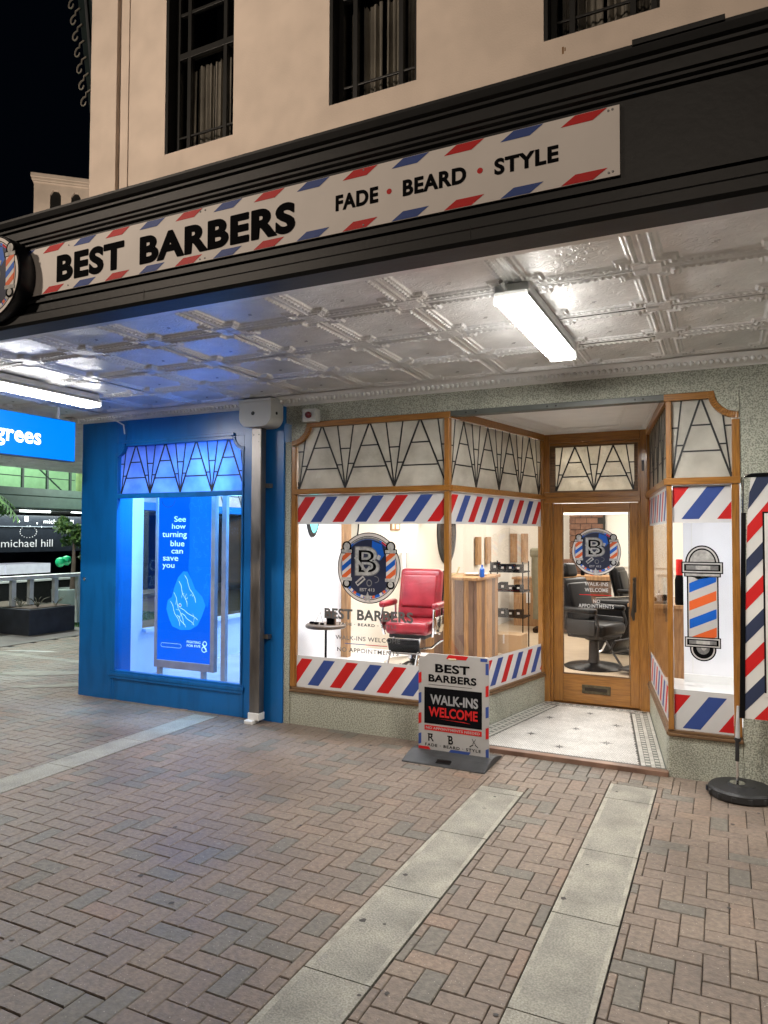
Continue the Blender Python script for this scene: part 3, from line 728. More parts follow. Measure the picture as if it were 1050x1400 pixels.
tile_me.materials.append(tile_mat()); tile_me.polygons.foreach_set('use_smooth', [True]*len(tile_me.polygons))
for ix in range(-16, 7):
    for iy in range(0, 5):
        x = -.33+ix*TL; y = 3.04+(iy-1)*TL+.0
        if y < 2.9 or y+TL > 5.82: continue
        o = bpy.data.objects.new('ceiling_panel', tile_me); COL.objects.link(o); o.parent = can; o.location = Vector((x, y, CZ+random.uniform(-.0015, .0015))) - WL[can.name]
        o.rotation_euler = (random.gauss(0, .0035), random.gauss(0, .0035), 0)
for ix in range(-19, -9):
    for iy in range(4, 13):
        x = -.33+ix*TL; y = 3.04+iy*TL+.0
        if x+TL > -6.6: continue
        if y+TL > 11.9: continue
        o = bpy.data.objects.new('ceiling_panel', tile_me); COL.objects.link(o); o.parent = can; o.location = Vector((x, y, CZ)) - WL[can.name]
g = G()
cp = [(5.80, 3.052), (5.775, 3.052), (5.768, 3.062), (5.745, 3.066), (5.735, 3.078), (5.70, 3.105), (5.685, 3.110), (5.675, 3.122), (5.66, 3.128), (5.66, 3.145), (5.80, 3.145)]
g.prism(cp, 'x', -6.62, 4.5)
g.prism([(-6.58-(5.80-a)+.0, b) for a, b in cp], 'y', 5.70, 12)
k = -6.6
while k < 2.0:
    g.lathe([(.002, -.026), (.014, -.017), (.019, 0), (.014, .017), (.002, .026)], (k, 5.716, 3.092), n=7); k += .045
g.build('cornice', white_gloss, can, smooth=True)

def tube_lamp(cx, y0, y1, label, m):
    t = thing('fluorescent_ceiling_lamp', label, 'ceiling lamp', (cx, (y0+y1)/2, 3.1), 'tube lamps under the canopy')
    G().rbox(cx-.092, y0+.01, 3.070, cx+.092, y1-.01, 3.118, .006, 2).build('lamp_housing', mat('lamp_grey', (.8, .8, .78), .4), t)
    g = G(); g.rbox(cx-.088, y0, 3.005, cx+.088, y1, 3.070, .026, 4); df = g.build('diffuser', [m, SIDE[m.name], mat('lamp_grey', (.6, .6, .58))], t, smooth=True)
    for p in df.data.polygons: p.material_index = 0 if p.normal.z < -.30 else (1 if p.normal.z < .15 else 2)
    for yy in (y0-.012, y1-.012): G().rbox(cx-.091, yy, 3.002, cx+.091, yy+.03, 3.073, .02, 3).build('end_cap', mat('lamp_cap', (.8, .8, .78), .4, trans=.3), t)
    return t
tube_lamp(-.99, 3.57, 4.88, 'lit tube lamp on the pressed metal ceiling in front of the shop door', tubem)
tube_lamp(-5.40, 3.48, 4.85, 'lit tube lamp at the left above the hanging blue sign', tubem_l)
tube_lamp(-9.4, 5.7, 7.0, 'unseen tube lamp added behind the hanging blue sign to light the far soffit', tubem_l)  # extra lamp, added out of view to brighten the far ceiling
tube_lamp(3.3, 3.46, 4.80, 'lit tube lamp further right along the canopy, outside the view', tubem)
g = G(); g.tube([(-1.02, 3.57, 3.09), (-1.02, 3.49, 3.10)], .012, 8); 
tag(g.build('cable_gland', mat('gland_grey', (.5, .5, .48), .5)), 'small grey cable gland at the street end of the tube lamp', 'cable fitting')

# ------------------------------------------------ long sign on the fascia
sgn = thing('shop_name_sign', 'long white fascia sign reading BEST BARBERS, FADE, BEARD, STYLE with red and blue stripes', 'sign', (-1.9, 2.7, 3.14))
g = G(); g.box(-3.62, 2.697, 3.134, -.334, 2.710, 3.400); g.build('sign_board', board_w, sgn, bevel=.001)
F = Flat(y=2.6965)
xs_ = [-3.412+.2385*k for k in range(-1, 14)]
for k, x in enumerate(xs_):
    m = vinyl_r if k % 2 == 1 else vinyl_b
    if x+.17 > -.335: continue
    F.poly([(x, 3.363), (x+.112, 3.363), (x+.225, 3.3985), (x+.113, 3.3985)] if False else [(x, 3.364), (x+.118, 3.364), (x+.172, 3.398), (x+.054, 3.398)], m, 1)
    F.poly([(x, 3.136), (x+.118, 3.136), (x+.172, 3.170), (x+.054, 3.170)], m, 1)
split_build(F.g, 'stripe', F.mats, sgn)
F = Flat(y=2.6965)
for (w_, a, b, c_, d, of_) in (('BEST', -3.297, 3.185, -2.803, 3.331, .040), ('BARBERS', -2.69, 3.183, -1.752, 3.325, .040), ('FADE', -1.538, 3.234, -1.330, 3.303, .03), ('BEARD', -1.212, 3.234, -.932, 3.302, .03), ('STYLE', -.812, 3.236, -.560, 3.301, .03)):
    F = Flat(y=2.6965)
    e = .0032 if of_ > .035 else .0012
    for q, (ex, ez) in enumerate(((0, 0), (-e, 0), (e, 0), (0, e*.7), (0, -e*.7))): F.text(w_, a+ex, b+ez, c_+ex, d+ez, vinyl_k, 1+.3*q, off=of_, sp=1.10)
    F.build('lettering', sgn)
F = Flat(y=2.6965); F.ell(-1.277, 3.269, .012, .012, vinyl_r, 1); F.ell(-.873, 3.269, .012, .012, vinyl_r, 1); F.build('red_dot', sgn)
g = G()
for (x, z) in ((-3.21, 3.377), (-3.21, 3.156), (-2.30, 3.383), (-2.27, 3.385), (-2.30, 3.147), (-2.27, 3.148), (-1.40, 3.39), (-1.40, 3.147), (-.375, 3.385), (-.36, 3.387), (-.375, 3.15), (-.36, 3.152)):
    g.lathe([(.0045, 0), (.0045, -.002), (.002, -.003)], (x, 2.697, z), n=8, axis='y')
g.build('screw', mat('screw_grey', (.3, .3, .3), .5), sgn)
dsk = thing('round_logo_sign', 'round navy sign with barber poles mounted at the left end of the fascia', 'sign', (-3.72, 2.6, 3.29))
G().lathe([(.236, 0), (.241, .01), (.241, .095), (.235, .10)], (-3.705, 2.597, 3.24), n=56, axis='y').build('drum', mat('navy_drum', (.006, .008, .014), .35), dsk, smooth=True)
F = Flat(y=2.594, step=.0005); logo(F, -3.705, 3.24, .234, .234, W=board_w); F.build('logo_print', dsk)

# ================================================================== BARBER SHOPFRONT
shop = thing('barber_shopfront', 'timber framed barber shopfront with striped window bands and leaded transoms', 'shopfront', (-1.9, 5.8, 0))
# pebble render
g = G(); g.prism([(-3.775, 5.79), (-2.165, 5.79), (-2.135, 5.83), (-1.76, 7.66), (-1.85, 7.66), (-2.23, 5.9), (-3.775, 5.9)], 'z', -.01, .305)
g.build('stall_riser', terrazzo, shop, bevel=.003)
g = G(); g.prism([(.105, 5.79), (-.395, 5.79), (-.415, 5.83), (-.70, 7.66), (-.62, 7.66), (-.33, 5.9), (.105, 5.9)], 'z', -.01, .305)
g.build('stall_riser', terrazzo, shop, bevel=.003)
g = G(); g.box(-3.842, 5.778, -.01, -3.776, 5.92, 2.7); g.box(-3.842, 5.792, 2.888, .107, 5.93, 3.06); g.box(.107, 5.787, -.01, 4.5, 5.93, 3.06); 
g.build('rendered_wall', terrazzo, shop)
g = G(); g.box(.50, 5.7835, 0, .506, 5.787, 3.05); g.build('wall_joint', mat('joint_dark', (.1, .1, .08), .8), shop)
g = G(); g.box(-2.163, 5.788, 2.842, -.398, 5.885, 2.8865); bm_ = g.build('lintel', green_dk, shop, bevel=.002)
g = G()
for x in (-2.0, -1.91, -1.30, -1.23, -.62, -.56): g.lathe([(.008, 0), (.008, -.004), (.003, -.006)], (x, 5.787, 2.862), n=8, axis='y')
g.build('bolt', lead, bm_)
# porch soffit
g = G(); g.prism([(-2.16, 5.885), (-.40, 5.885), (-.66, 7.72), (-1.80, 7.72)], 'z', 2.915, 2.95)
sof = g.build('porch_soffit', cream_soffit, shop)
def offq(d):
    c = [(-2.16, 5.885), (-.40, 5.885), (-.66, 7.72), (-1.80, 7.72)]
    return [(c[0][0]+d, c[0][1]+d), (c[1][0]-d, c[1][1]+d), (c[2][0]-d*.9, c[2][1]-d), (c[3][0]+d*.9, c[3][1]-d)]
g = G()
for d0, d1, z in ((0.03, .05, .012), (.05, .075, .02), (.075, .10, .008), (.30, .315, .008), (.33, .345, .006)):
    A, B = offq(d0), offq(d1)
    for k in range(4): k2 = (k+1) % 4; g.prism([A[k], A[k2], B[k2], B[k]], 'z', 2.915-z, 2.914)
g.build('moulding', cream_soffit, sof)

def leaded(T, W_, z0, z1, pitch, start, parent, gm, edge=.0, y=0.0, bars=(.64, .31, .60, .37), sp=.17):
    H_ = z1-z0; pl = []; ln = []
    k = -1
    nmax = int((W_-start)/pitch)+2
    for k in range(-1, nmax+1):
        x = start+k*pitch; X = lambda s: x+s*pitch; Z = lambda t: z0+t*H_
        b1, b2, b3, b4 = [b+random.uniform(-.012, .012) for b in bars]
        pl += [[(X(0), Z(0)), (X(1), Z(0)), (X(1-.5*b2), Z(b2)), (X(.5*b2), Z(b2))], [(X(.5*b2), Z(b2)), (X(1-.5*b2), Z(b2)), (X(1-.5*b1), Z(b1)), (X(.5*b1), Z(b1))],
               [(X(.5*b1), Z(b1)), (X(1-.5*b1), Z(b1)), (X(.5), Z(1))]]
        for q in (0, 1):
            S = (lambda s: X(s)) if q == 0 else (lambda s: X(1-s))
            pl += [[(S(0), Z(0)), (S(.5*b4), Z(b4)), (S(sp*b4), Z(b4))], [(S(sp*b4), Z(b4)), (S(.5*b4), Z(b4)), (S(.5), Z(1)), (S(sp), Z(1))]]
            ln += [((S(0), Z(0)), (S(.5), Z(1)), 0), ((S(0), Z(0)), (S(sp), Z(1)), 1), ((S(sp*b4), Z(b4)), (S(.5*b4), Z(b4)), 2)]
        pl += [[(X(0), Z(0)), (X(sp*b3), Z(b3)), (X(-sp*b3), Z(b3))], [(X(-sp*b3), Z(b3)), (X(sp*b3), Z(b3)), (X(sp), Z(1)), (X(-sp), Z(1))]]
        ln += [((X(-sp*b3), Z(b3)), (X(sp*b3), Z(b3)), 2), ((X(.5*b2), Z(b2)), (X(1-.5*b2), Z(b2)), 2), ((X(.5*b1), Z(b1)), (X(1-.5*b1), Z(b1)), 2)]
    for q in pl:
        c = clip_poly(q, 0, z0, W_, z1)
        if len(c) < 3: continue
        ar = abs(sum(c[i-1][0]*c[i][1]-c[i][0]*c[i-1][1] for i in range(len(c))))/2
        if ar < .0004: continue
        g = G(T); jy = random.uniform(-.0008, .0008); g.prism(c, 'y', y-.002+jy, y+.002+jy); g.build('glass_piece', gm, parent)
    g = G(T)
    for a, b, kd in ln:
        ps = clip_seg(a, b, 0, z0, W_, z1)
        if not ps: continue
        a, b = ps; d = Vector((b[0]-a[0], b[1]-a[1])); 
        if d.length < .01: continue
        d.normalize(); n = Vector((-d.y, d.x))*(.0072 if kd == 0 else .0058); e = .0006*kd + random.uniform(0, .0004)
        g.prism([(a[0]+n.x, a[1]+n.y), (a[0]-n.x, a[1]-n.y), (b[0]-n.x, b[1]-n.y), (b[0]+n.x, b[1]+n.y)], 'y', y-.0065+e, y+.0065-e)
    g.build('lead_came', lead, parent)
def clip_seg(a, b, x0, z0, x1, z1):
    t0, t1 = 0., 1.; dx, dz = b[0]-a[0], b[1]-a[1]
    for p, q in ((-dx, a[0]-x0), (dx, x1-a[0]), (-dz, a[1]-z0), (dz, z1-a[1])):
        if abs(p) < 1e-9:
            if q < 0: return None
        else:
            t = q/p
            if p < 0: t0 = max(t0, t)
            else: t1 = min(t1, t)
    if t0 >= t1: return None
    return (a[0]+dx*t0, a[1]+dz*t0), (a[0]+dx*t1, a[1]+dz*t1)

# front left window -------------------------------------------------
I4 = Matrix.Identity(4)
win = thing_part = G().box(-3.774, 5.772, .306, -2.14, 5.86, .330).box(-3.765, 5.785, .330, -2.15, 5.85, .352).build('window_sill', wood_dk, shop, bevel=.004)
fr = G(); fr.box(-3.772, 5.782, .353, -3.722, 5.84, 2.655); fr.box(-3.735, 5.790, .353, -3.712, 5.83, 2.19)
fr.box(-2.198, 5.776, .353, -2.150, 5.84, 2.188); fr.box(-2.198, 5.776, 2.243, -2.150, 5.84, 2.829)
split_build(fr, 'window_post', wood_v, shop, bevel=.004)
fr = G(); fr.box(-3.74, 5.765, 2.190, -2.142, 5.85, 2.242); fr.box(-3.56, 5.776, 2.830, -2.142, 5.85, 2.884)
fr.ringseg(-3.775, 2.885, .175, .222, -math.pi/2+.02, 0, 5.774, 5.845, 16)
split_build(fr, 'window_rail', wood_h, shop, bevel=.004)
g = G(); pts = [(-3.7745, 2.8865)]+[(-3.775+.174*math.cos(a), 2.885+.174*math.sin(a)) for a in [-math.pi/2+k*math.pi/2/12 for k in range(13)]]
g.prism(pts, 'y', 5.783, 5.84); g.box(-3.7745, 5.783, 2.655, -3.772, 5.84, 2.71); g.build('render_corner', terrazzo, shop)
T = Matrix.Translation((-3.712, 0, 0)); tr = G().box(-3.712, 5.812, 2.243, -2.198, 5.816, 2.246).build('leaded_transom', lead, shop)
leaded(T, 1.514, 2.243, 2.85, .506, .01, tr, obscure, y=5.814)
gl = G().box(-3.712, 5.808, .353, -2.198, 5.814, 2.189).build('window_glass', cglass, shop)
F = Flat(y=5.8065); F.rect(-3.711, 1.905, -2.199, 2.188, vinyl_w, 0); F.stripes(-3.711, 1.905, -2.199, 2.188, 1.925, 2.165, -3.81, .2405, .118, .18, 0)
F.build('stripe_band', gl)
F = Flat(y=5.8065); F.rect(-3.711, .354, -2.199, .652, vinyl_w, 0); F.stripes(-3.711, .354, -2.199, .652, .38, .625, -3.832, .2430, .120, .178, 0)
F.build('stripe_band', gl)
F = Flat(y=5.8065, step=.0006); logo(F, -2.945, 1.502, .322, .325, W=board_w); F.build('logo_sticker', gl)
F = Flat(y=5.8065)
F.text('BEST BARBERS', -3.408, 1.020, -2.50, 1.118, vinyl_g, 1, off=.033, sp=1.05); F.build('window_lettering', gl); F = Flat(y=5.8065); F.text('FADE · BEARD · STYLE', -3.250, .966, -2.66, .993, vinyl_g, 1, off=.03, sp=1.2); F.build('window_lettering', gl); F = Flat(y=5.8065)
F.text('WALK-INS WELCOME', -3.287, .832, -2.625, .872, vinyl_g, 1, off=.012, sp=1.1); F.build('window_lettering', gl); F = Flat(y=5.8065); F.rect(-3.188, .797, -2.97, .803, vinyl_b, 1); F.rect(-2.97, .797, -2.75, .803, vinyl_r, 1)
F.build('underline_print', gl); F = Flat(y=5.8065); F.text('NO APPOINTMENTS', -3.269, .722, -2.640, .762, vinyl_g, 1, off=.012, sp=1.1)
F.build('window_lettering', gl)

# angled side windows ---------------------------------------------------
def side_window(p, q, flip, lab):
    T, Ln = wallframe(p, q)
    G(T).box(.03, -.028, .306, Ln, .05, .330).box(.03, -.018, .330, Ln, .04, .352).build('window_sill', wood_dk, shop, bevel=.004)
    G(T).box(.012 if not flip else 0, -.03, 2.190, Ln-(0 if not flip else .012), .04, 2.242).box(.012, -.02, 2.830, Ln-.012, .04, 2.914).build('window_rail', wood_h, shop, bevel=.004)
    G(T).box(Ln-.05 if not flip else 0, -.015, .353, Ln if not flip else .05, .04, 2.189).box(Ln-.05 if not flip else 0, -.015, 2.243, Ln if not flip else .05, .04, 2.829).build('window_post', wood_v, shop, bevel=.004)
    a, b = (.022, Ln-.05) if not flip else (.05, Ln-.022)
    T2 = T @ Matrix.Translation((a, 0, 0)); W_ = b-a
    tr = G(T2).box(0, .010, 2.243, W_, .014, 2.246).build('leaded_transom', lead, shop)
    leaded(T2, W_, 2.243, 2.829, W_/4.12, .01, tr, obscure, y=.012)
    gl = G(T2).box(0, .008, .353, W_, .013, 2.189).build('window_glass', cglass, shop)
    F = Flat(T2, y=.0065); F.rect(.001, 1.905, W_-.001, 2.188, vinyl_w, 0); F.stripes(.001, 1.905, W_-.001, 2.188, 1.925, 2.165, -.13, .2150, .105, .16, 0); F.build('stripe_band', gl)
    F = Flat(T2, y=.0065); F.rect(.001, .354, W_-.001, .652, vinyl_w, 0); F.stripes(.001, .354, W_-.001, .652, .38, .625, -.16, .2150, .105, .16, 1); F.build('stripe_band', gl)
    return T2, gl
side_window((-2.155, 5.80), (-1.765, 7.64), False, 'l')
side_window((-.695, 7.64), (-.385, 5.80), True, 'r')

# front right window -----------------------------------------------------
G().box(-.40, 5.770, .306, .106, 5.86, .330).box(-.395, 5.785, .330, .10, 5.85, .352).build('window_sill', wood_dk, shop, bevel=.004)
fr = G(); fr.box(-.398, 5.776, .353, -.358, 5.84, 2.188); fr.box(-.398, 5.776, 2.243, -.358, 5.84, 2.829); fr.box(.046, 5.776, .353, .098, 5.84, 2.189); fr.box(.052, 5.776, 2.243, .106, 5.84, 2.665)
split_build(fr, 'window_post', wood_v, shop, bevel=.004)
fr = G(); fr.box(-.408, 5.762, 2.190, .106, 5.85, 2.242); fr.box(-.41, 5.776, 2.830, -.10, 5.85, 2.884); fr.ringseg(.104, 2.884, .165, .212, math.pi, 3*math.pi/2-.02, 5.774, 5.845, 16)
split_build(fr, 'window_rail', wood_h, shop, bevel=.004)
g = G(); g.prism([(.1055, 2.8865)]+[(.104+.164*math.cos(a), 2.885+.164*math.sin(a)) for a in [math.pi+k*math.pi/2/12 for k in range(13)]], 'y', 5.783, 5.84); g.build('render_corner', terrazzo, shop)
tr = G().box(-.358, 5.812, 2.243, .052, 5.816, 2.246).build('leaded_transom', lead, shop)
leaded(Matrix.Translation((-.358, 0, 0)), .41, 2.243, 2.85, .402, .004, tr, obscure, y=5.814, bars=(.66, .33, .62, .40))
gl = G().box(-.358, 5.808, .353, .046, 5.814, 2.189).build('window_glass', cglass, shop)
F = Flat(y=5.8065); F.rect(-.357, 1.905, .045, 2.188, vinyl_w, 0); F.stripes(-.357, 1.905, .045, 2.188, 1.932, 2.175, -.54, .2440, .122, .18, 0); F.build('stripe_band', gl)
F = Flat(y=5.8065); F.rect(-.357, .354, .045, .652, vinyl_w, 0); F.stripes(-.357, .354, .045, .652, .368, .615, -.545, .2440, .122, .18, 0); F.build('stripe_band', gl)
F = Flat(y=5.8065, step=.0006)   # barber pole sticker
F.ell(-.155, 1.60, .118, .135, vinyl_k, 0); F.ell(-.155, 1.60, .108, .125, vinyl_w, 1); F.ell(-.155, 1.60, .096, .113, vinyl_k, 2); F.ell(-.155, 1.60, .086, .102, vinyl_s, 3)
for (a, b, c, d) in ((-.298, 1.525, -.014, 1.612), (-.28, 1.5, -.03, 1.53)): F.rect(a, b, c, d, vinyl_k, 4)
F.rect(-.290, 1.533, -.022, 1.604, vinyl_w, 5); F.rect(-.280, 1.543, -.032, 1.594, vinyl_k, 6); F.rect(-.266, 1.552, -.046, 1.585, vinyl_s2, 7); F.rect(-.20, 1.554, -.10, 1.583, vinyl_s, 8)
F.rect(-.272, 1.506, -.038, 1.524, vinyl_s, 5)
F.rect(-.262, 1.04, -.046, 1.5, vinyl_k, 0); F.rect(-.252, 1.04, -.056, 1.5, vinyl_w, 1)
for k, v in enumerate([1.38, 1.245, 1.11, .975]):
    q = clip_poly([(-.246, v), (-.062, v+.085), (-.062, v+.155), (-.246, v+.07)], -.246, 1.045, -.062, 1.498)
    if q: F.poly(q, vinyl_sky if k % 2 == 0 else vinyl_o, 2)
F.ell(-.155, .965, .090, .090, vinyl_k, 0); F.ell(-.155, .965, .080, .080, vinyl_w, 1); F.ell(-.155, .965, .070, .070, vinyl_k, 2); F.ell(-.155, .975, .045, .05, vinyl_s2, 3); F.ell(-.15, .985, .02, .03, vinyl_s, 4)
F.rect(-.280, .975, -.034, 1.052, vinyl_k, 5); F.rect(-.273, .982, -.041, 1.045, vinyl_w, 6); F.rect(-.264, .991, -.05, 1.036, vinyl_k, 7); F.rect(-.25, 1.0, -.064, 1.028, vinyl_s2, 8); F.rect(-.2, 1.001, -.11, 1.027, vinyl_s, 9)
F.build('barber_pole_sticker', gl)

# door wall -----------------------------------------------------------------
DY = 7.70
fr = G(); fr.box(-1.80, DY-.04, .02, -1.70, DY+.10, 2.155); fr.box(-1.80, DY-.04, 2.27, -1.70, DY+.10, 2.912); fr.box(-.775, DY-.04, .02, -.66, DY+.10, 2.912)
fr.box(-1.70, DY-.018, .02, -1.672, DY+.09, 2.26); fr.box(-.800, DY-.018, .02, -.775, DY+.09, 2.912)
split_build(fr, 'door_jamb', wood_v, shop, bevel=.004)
fr = G(); fr.box(-1.80, DY-.045, 2.156, -.776, DY+.10, 2.215); fr.box(-1.80, DY-.03, 2.215, -.776, DY+.10, 2.268); fr.box(-1.70, DY-.03, 2.77, -.776, DY+.09, 2.80); fr.box(-1.70, DY-.045, 2.80, -.776, DY+.10, 2.912)
split_build(fr, 'door_head', wood_h, shop, bevel=.004)
tr = G().box(-1.66, DY+.01, 2.272, -.81, DY+.014, 2.276).build('leaded_transom', lead, shop)
fr = G(); fr.box(-1.70, DY-.012, 2.268, -1.645, DY+.03, 2.77); fr.box(-.835, DY-.012, 2.268, -.80, DY+.03, 2.77); fr.box(-1.645, DY-.012, 2.268, -.835, DY+.03, 2.285); fr.box(-1.645, DY-.012, 2.755, -.835, DY+.03, 2.77); fr.build('transom_frame', wood_dk, tr)
leaded(Matrix.Translation((-1.645, 0, 0)), .81, 2.285, 2.755, .395, .008, tr, obscure, y=DY+.012)
door = G().box(-1.670, DY, .045, -1.572, DY+.045, 2.150).box(-.888, DY, .045, -.802, DY+.045, 2.150).build('door', wood_v, shop, bevel=.004, label='golden oak door leaf with tall glass')
split_build(G().box(-1.571, DY+.001, .045, -.889, DY+.044, .338).box(-1.571, DY+.001, 2.052, -.889, DY+.044, 2.149), 'door_rail', wood_h, door, bevel=.003)
G().box(-1.571, DY+.018, .339, -.889, DY+.023, 2.051).build('door_glass', cglass, door)
G().box(-1.565, DY-.008, .339, -.895, DY, .352).box(-1.571, DY-.006, .339, -1.560, DY+.0, 2.051).box(-.900, DY-.006, .339, -.889, DY, 2.051).build('glazing_bead', wood_dk, door)
g = G(); g.rbox(-1.375, DY-.012, .150, -1.085, DY, .240, .004, 2); g.box(-1.345, DY-.016, .180, -1.115, DY-.012, .215, 1); g.build('letter_plate', [brass, bronze], door)
g = G(); g.rbox(-.855, DY-.014, 1.02, -.825, DY, 1.38, .005, 2); g.tube([(-.842, DY-.01, 1.34), (-.842, DY-.05, 1.32), (-.845, DY-.055, 1.2), (-.85, DY-.05, 1.08), (-.86, DY-.02, 1.0), (-.85, DY-.03, .94)], [.012, .012, .011, .014, .02, .01], 8); g.lathe([(.006, 0), (.018, -.01), (.014, -.02)], (-.842, DY-.014, 1.36), n=12, axis='y')
g.build('door_handle', bronze, door, smooth=True)
F = Flat(y=DY+.0165, step=.0004); logo(F, -1.226, 1.638, .252, .25, W=board_w); F.build('logo_sticker', door)
F = Flat(y=DY+.0165, step=.0004); F.text('WALK-INS', -1.345, 1.278, -1.105, 1.318, vinyl_w, 1, off=.01, sp=1.1); F.text('WELCOME', -1.345, 1.215, -1.105, 1.255, vinyl_w, 1, off=.01, sp=1.1)
F.rect(-1.40, 1.178, -1.07, 1.186, vinyl_r, 1); F.text('NO', -1.258, 1.10, -1.188, 1.135, vinyl_w, 1, off=.01, sp=1.1); F.text('APPOINTMENTS', -1.41, 1.045, -1.05, 1.085, vinyl_w, 1, off=.01, sp=1.1)
F.build('door_lettering', door)
G().rbox(-.76, DY-.05, 2.47, -.735, DY-.04, 2.58, .004, 2).build('bell_push', bronze, shop)

# ================================================================== BARBER INTERIOR
def S(name, m): return lambda g: g.build(name, m, kind='structure')
fl = G(); fl.box(-4.05, 7.82, -.02, .34, 14.5, .05); fl.build('interior_floor', floor_wood, kind='structure')
G().prism([(-4.05, 5.95), (-2.24, 5.95), (-1.86, 7.67), (-1.86, 8.0), (-4.05, 8.0)], 'z', .12, .385).build('window_display_floor', mat('display_white', (.78, .78, .80), .35, var=.03), kind='structure')
G().prism([(-.61, 7.67), (-.32, 5.95), (.34, 5.95), (.34, 7.64), (-.61, 7.72)], 'z', .12, .385).build('window_display_floor', marble, kind='structure')
G().box(-4.10, 5.95, 0, -4.05, 7.28, 3.0).build('interior_wall', shopwall_m, kind='structure')
G().box(-4.10, 7.36, 0, -4.05, 14.5, 3.0).build('interior_wall', cream_wall, kind='structure')
G().box(.34, 5.95, 0, .40, 14.5, 3.0).build('interior_wall', shopwall_m, kind='structure')
G().box(-4.1, 14.5, 0, .40, 14.6, 3.0).build('interior_wall', cream_wall, kind='structure')
G().box(-4.1, 5.88, 2.98, -2.24, 7.7, 3.1).box(-4.1, 7.70, 2.98, .4, 14.6, 3.1).build('interior_ceiling', white_pt, kind='structure')
G().box(-4.04, 9.6, 2.082, .33, 9.75, 2.97).box(-4.04, 9.56, 2.082, .33, 9.599, 2.098).build('ceiling_bulkhead', cream_soffit, kind='structure')
G().prism([(-4.05, 5.95), (-2.24, 5.95), (-1.86, 7.64), (-4.05, 7.64)], 'z', 2.24, 2.26).prism([(-.61, 7.6), (-.32, 5.95), (.34, 5.95), (.34, 7.6)], 'z', 2.24, 2.26).build('transom_light_block', white_pt, kind='structure')  # unseen boards added to keep shop light off the window transoms
tag(G().box(-4.06, 7.28, .38, -3.96, 7.36, 2.6).build('timber_post', timber, bevel=.004), 'upright timber post between the white display wall and the cream wall', 'post')
tag(G().box(-.375, 7.60, .385, .335, 7.64, 2.2).build('partition', shopwall_m), 'white partition behind the barber pole window', 'partition')
pt_ = G().box(-.30, 7.59, .47, -.29, 7.60, 2.1).box(.09, 7.57, .75, .13, 7.60, 2.2).box(-.375, 7.58, .385, .335, 7.60, .46).build('partition_trim', white_pt)
tag(pt_, 'white trim strips on the partition behind the barber pole', 'trim')
G().box(-4.05, 7.4, .05, -4.03, 14.5, .2).box(-4.05, 14.48, .05, .34, 14.5, .2).build('skirting', white_pt, kind='structure')
for (x0, x1, z0, z1) in ((-2.1, -1.3, .3, 1.1), (-1.2, -.4, .3, 1.1), (-2.1, -1.3, 1.2, 2.3), (-1.2, -.4, 1.2, 2.3)):
    G().box(x0, 14.47, z0, x1, 14.499, z0+.03).box(x0, 14.47, z1-.03, x1, 14.499, z1).box(x0, 14.472, z0+.03, x0+.03, 14.499, z1-.03).box(x1-.03, 14.472, z0+.03, x1, 14.499, z1-.03).build('wall_moulding', cream_wall, kind='structure')

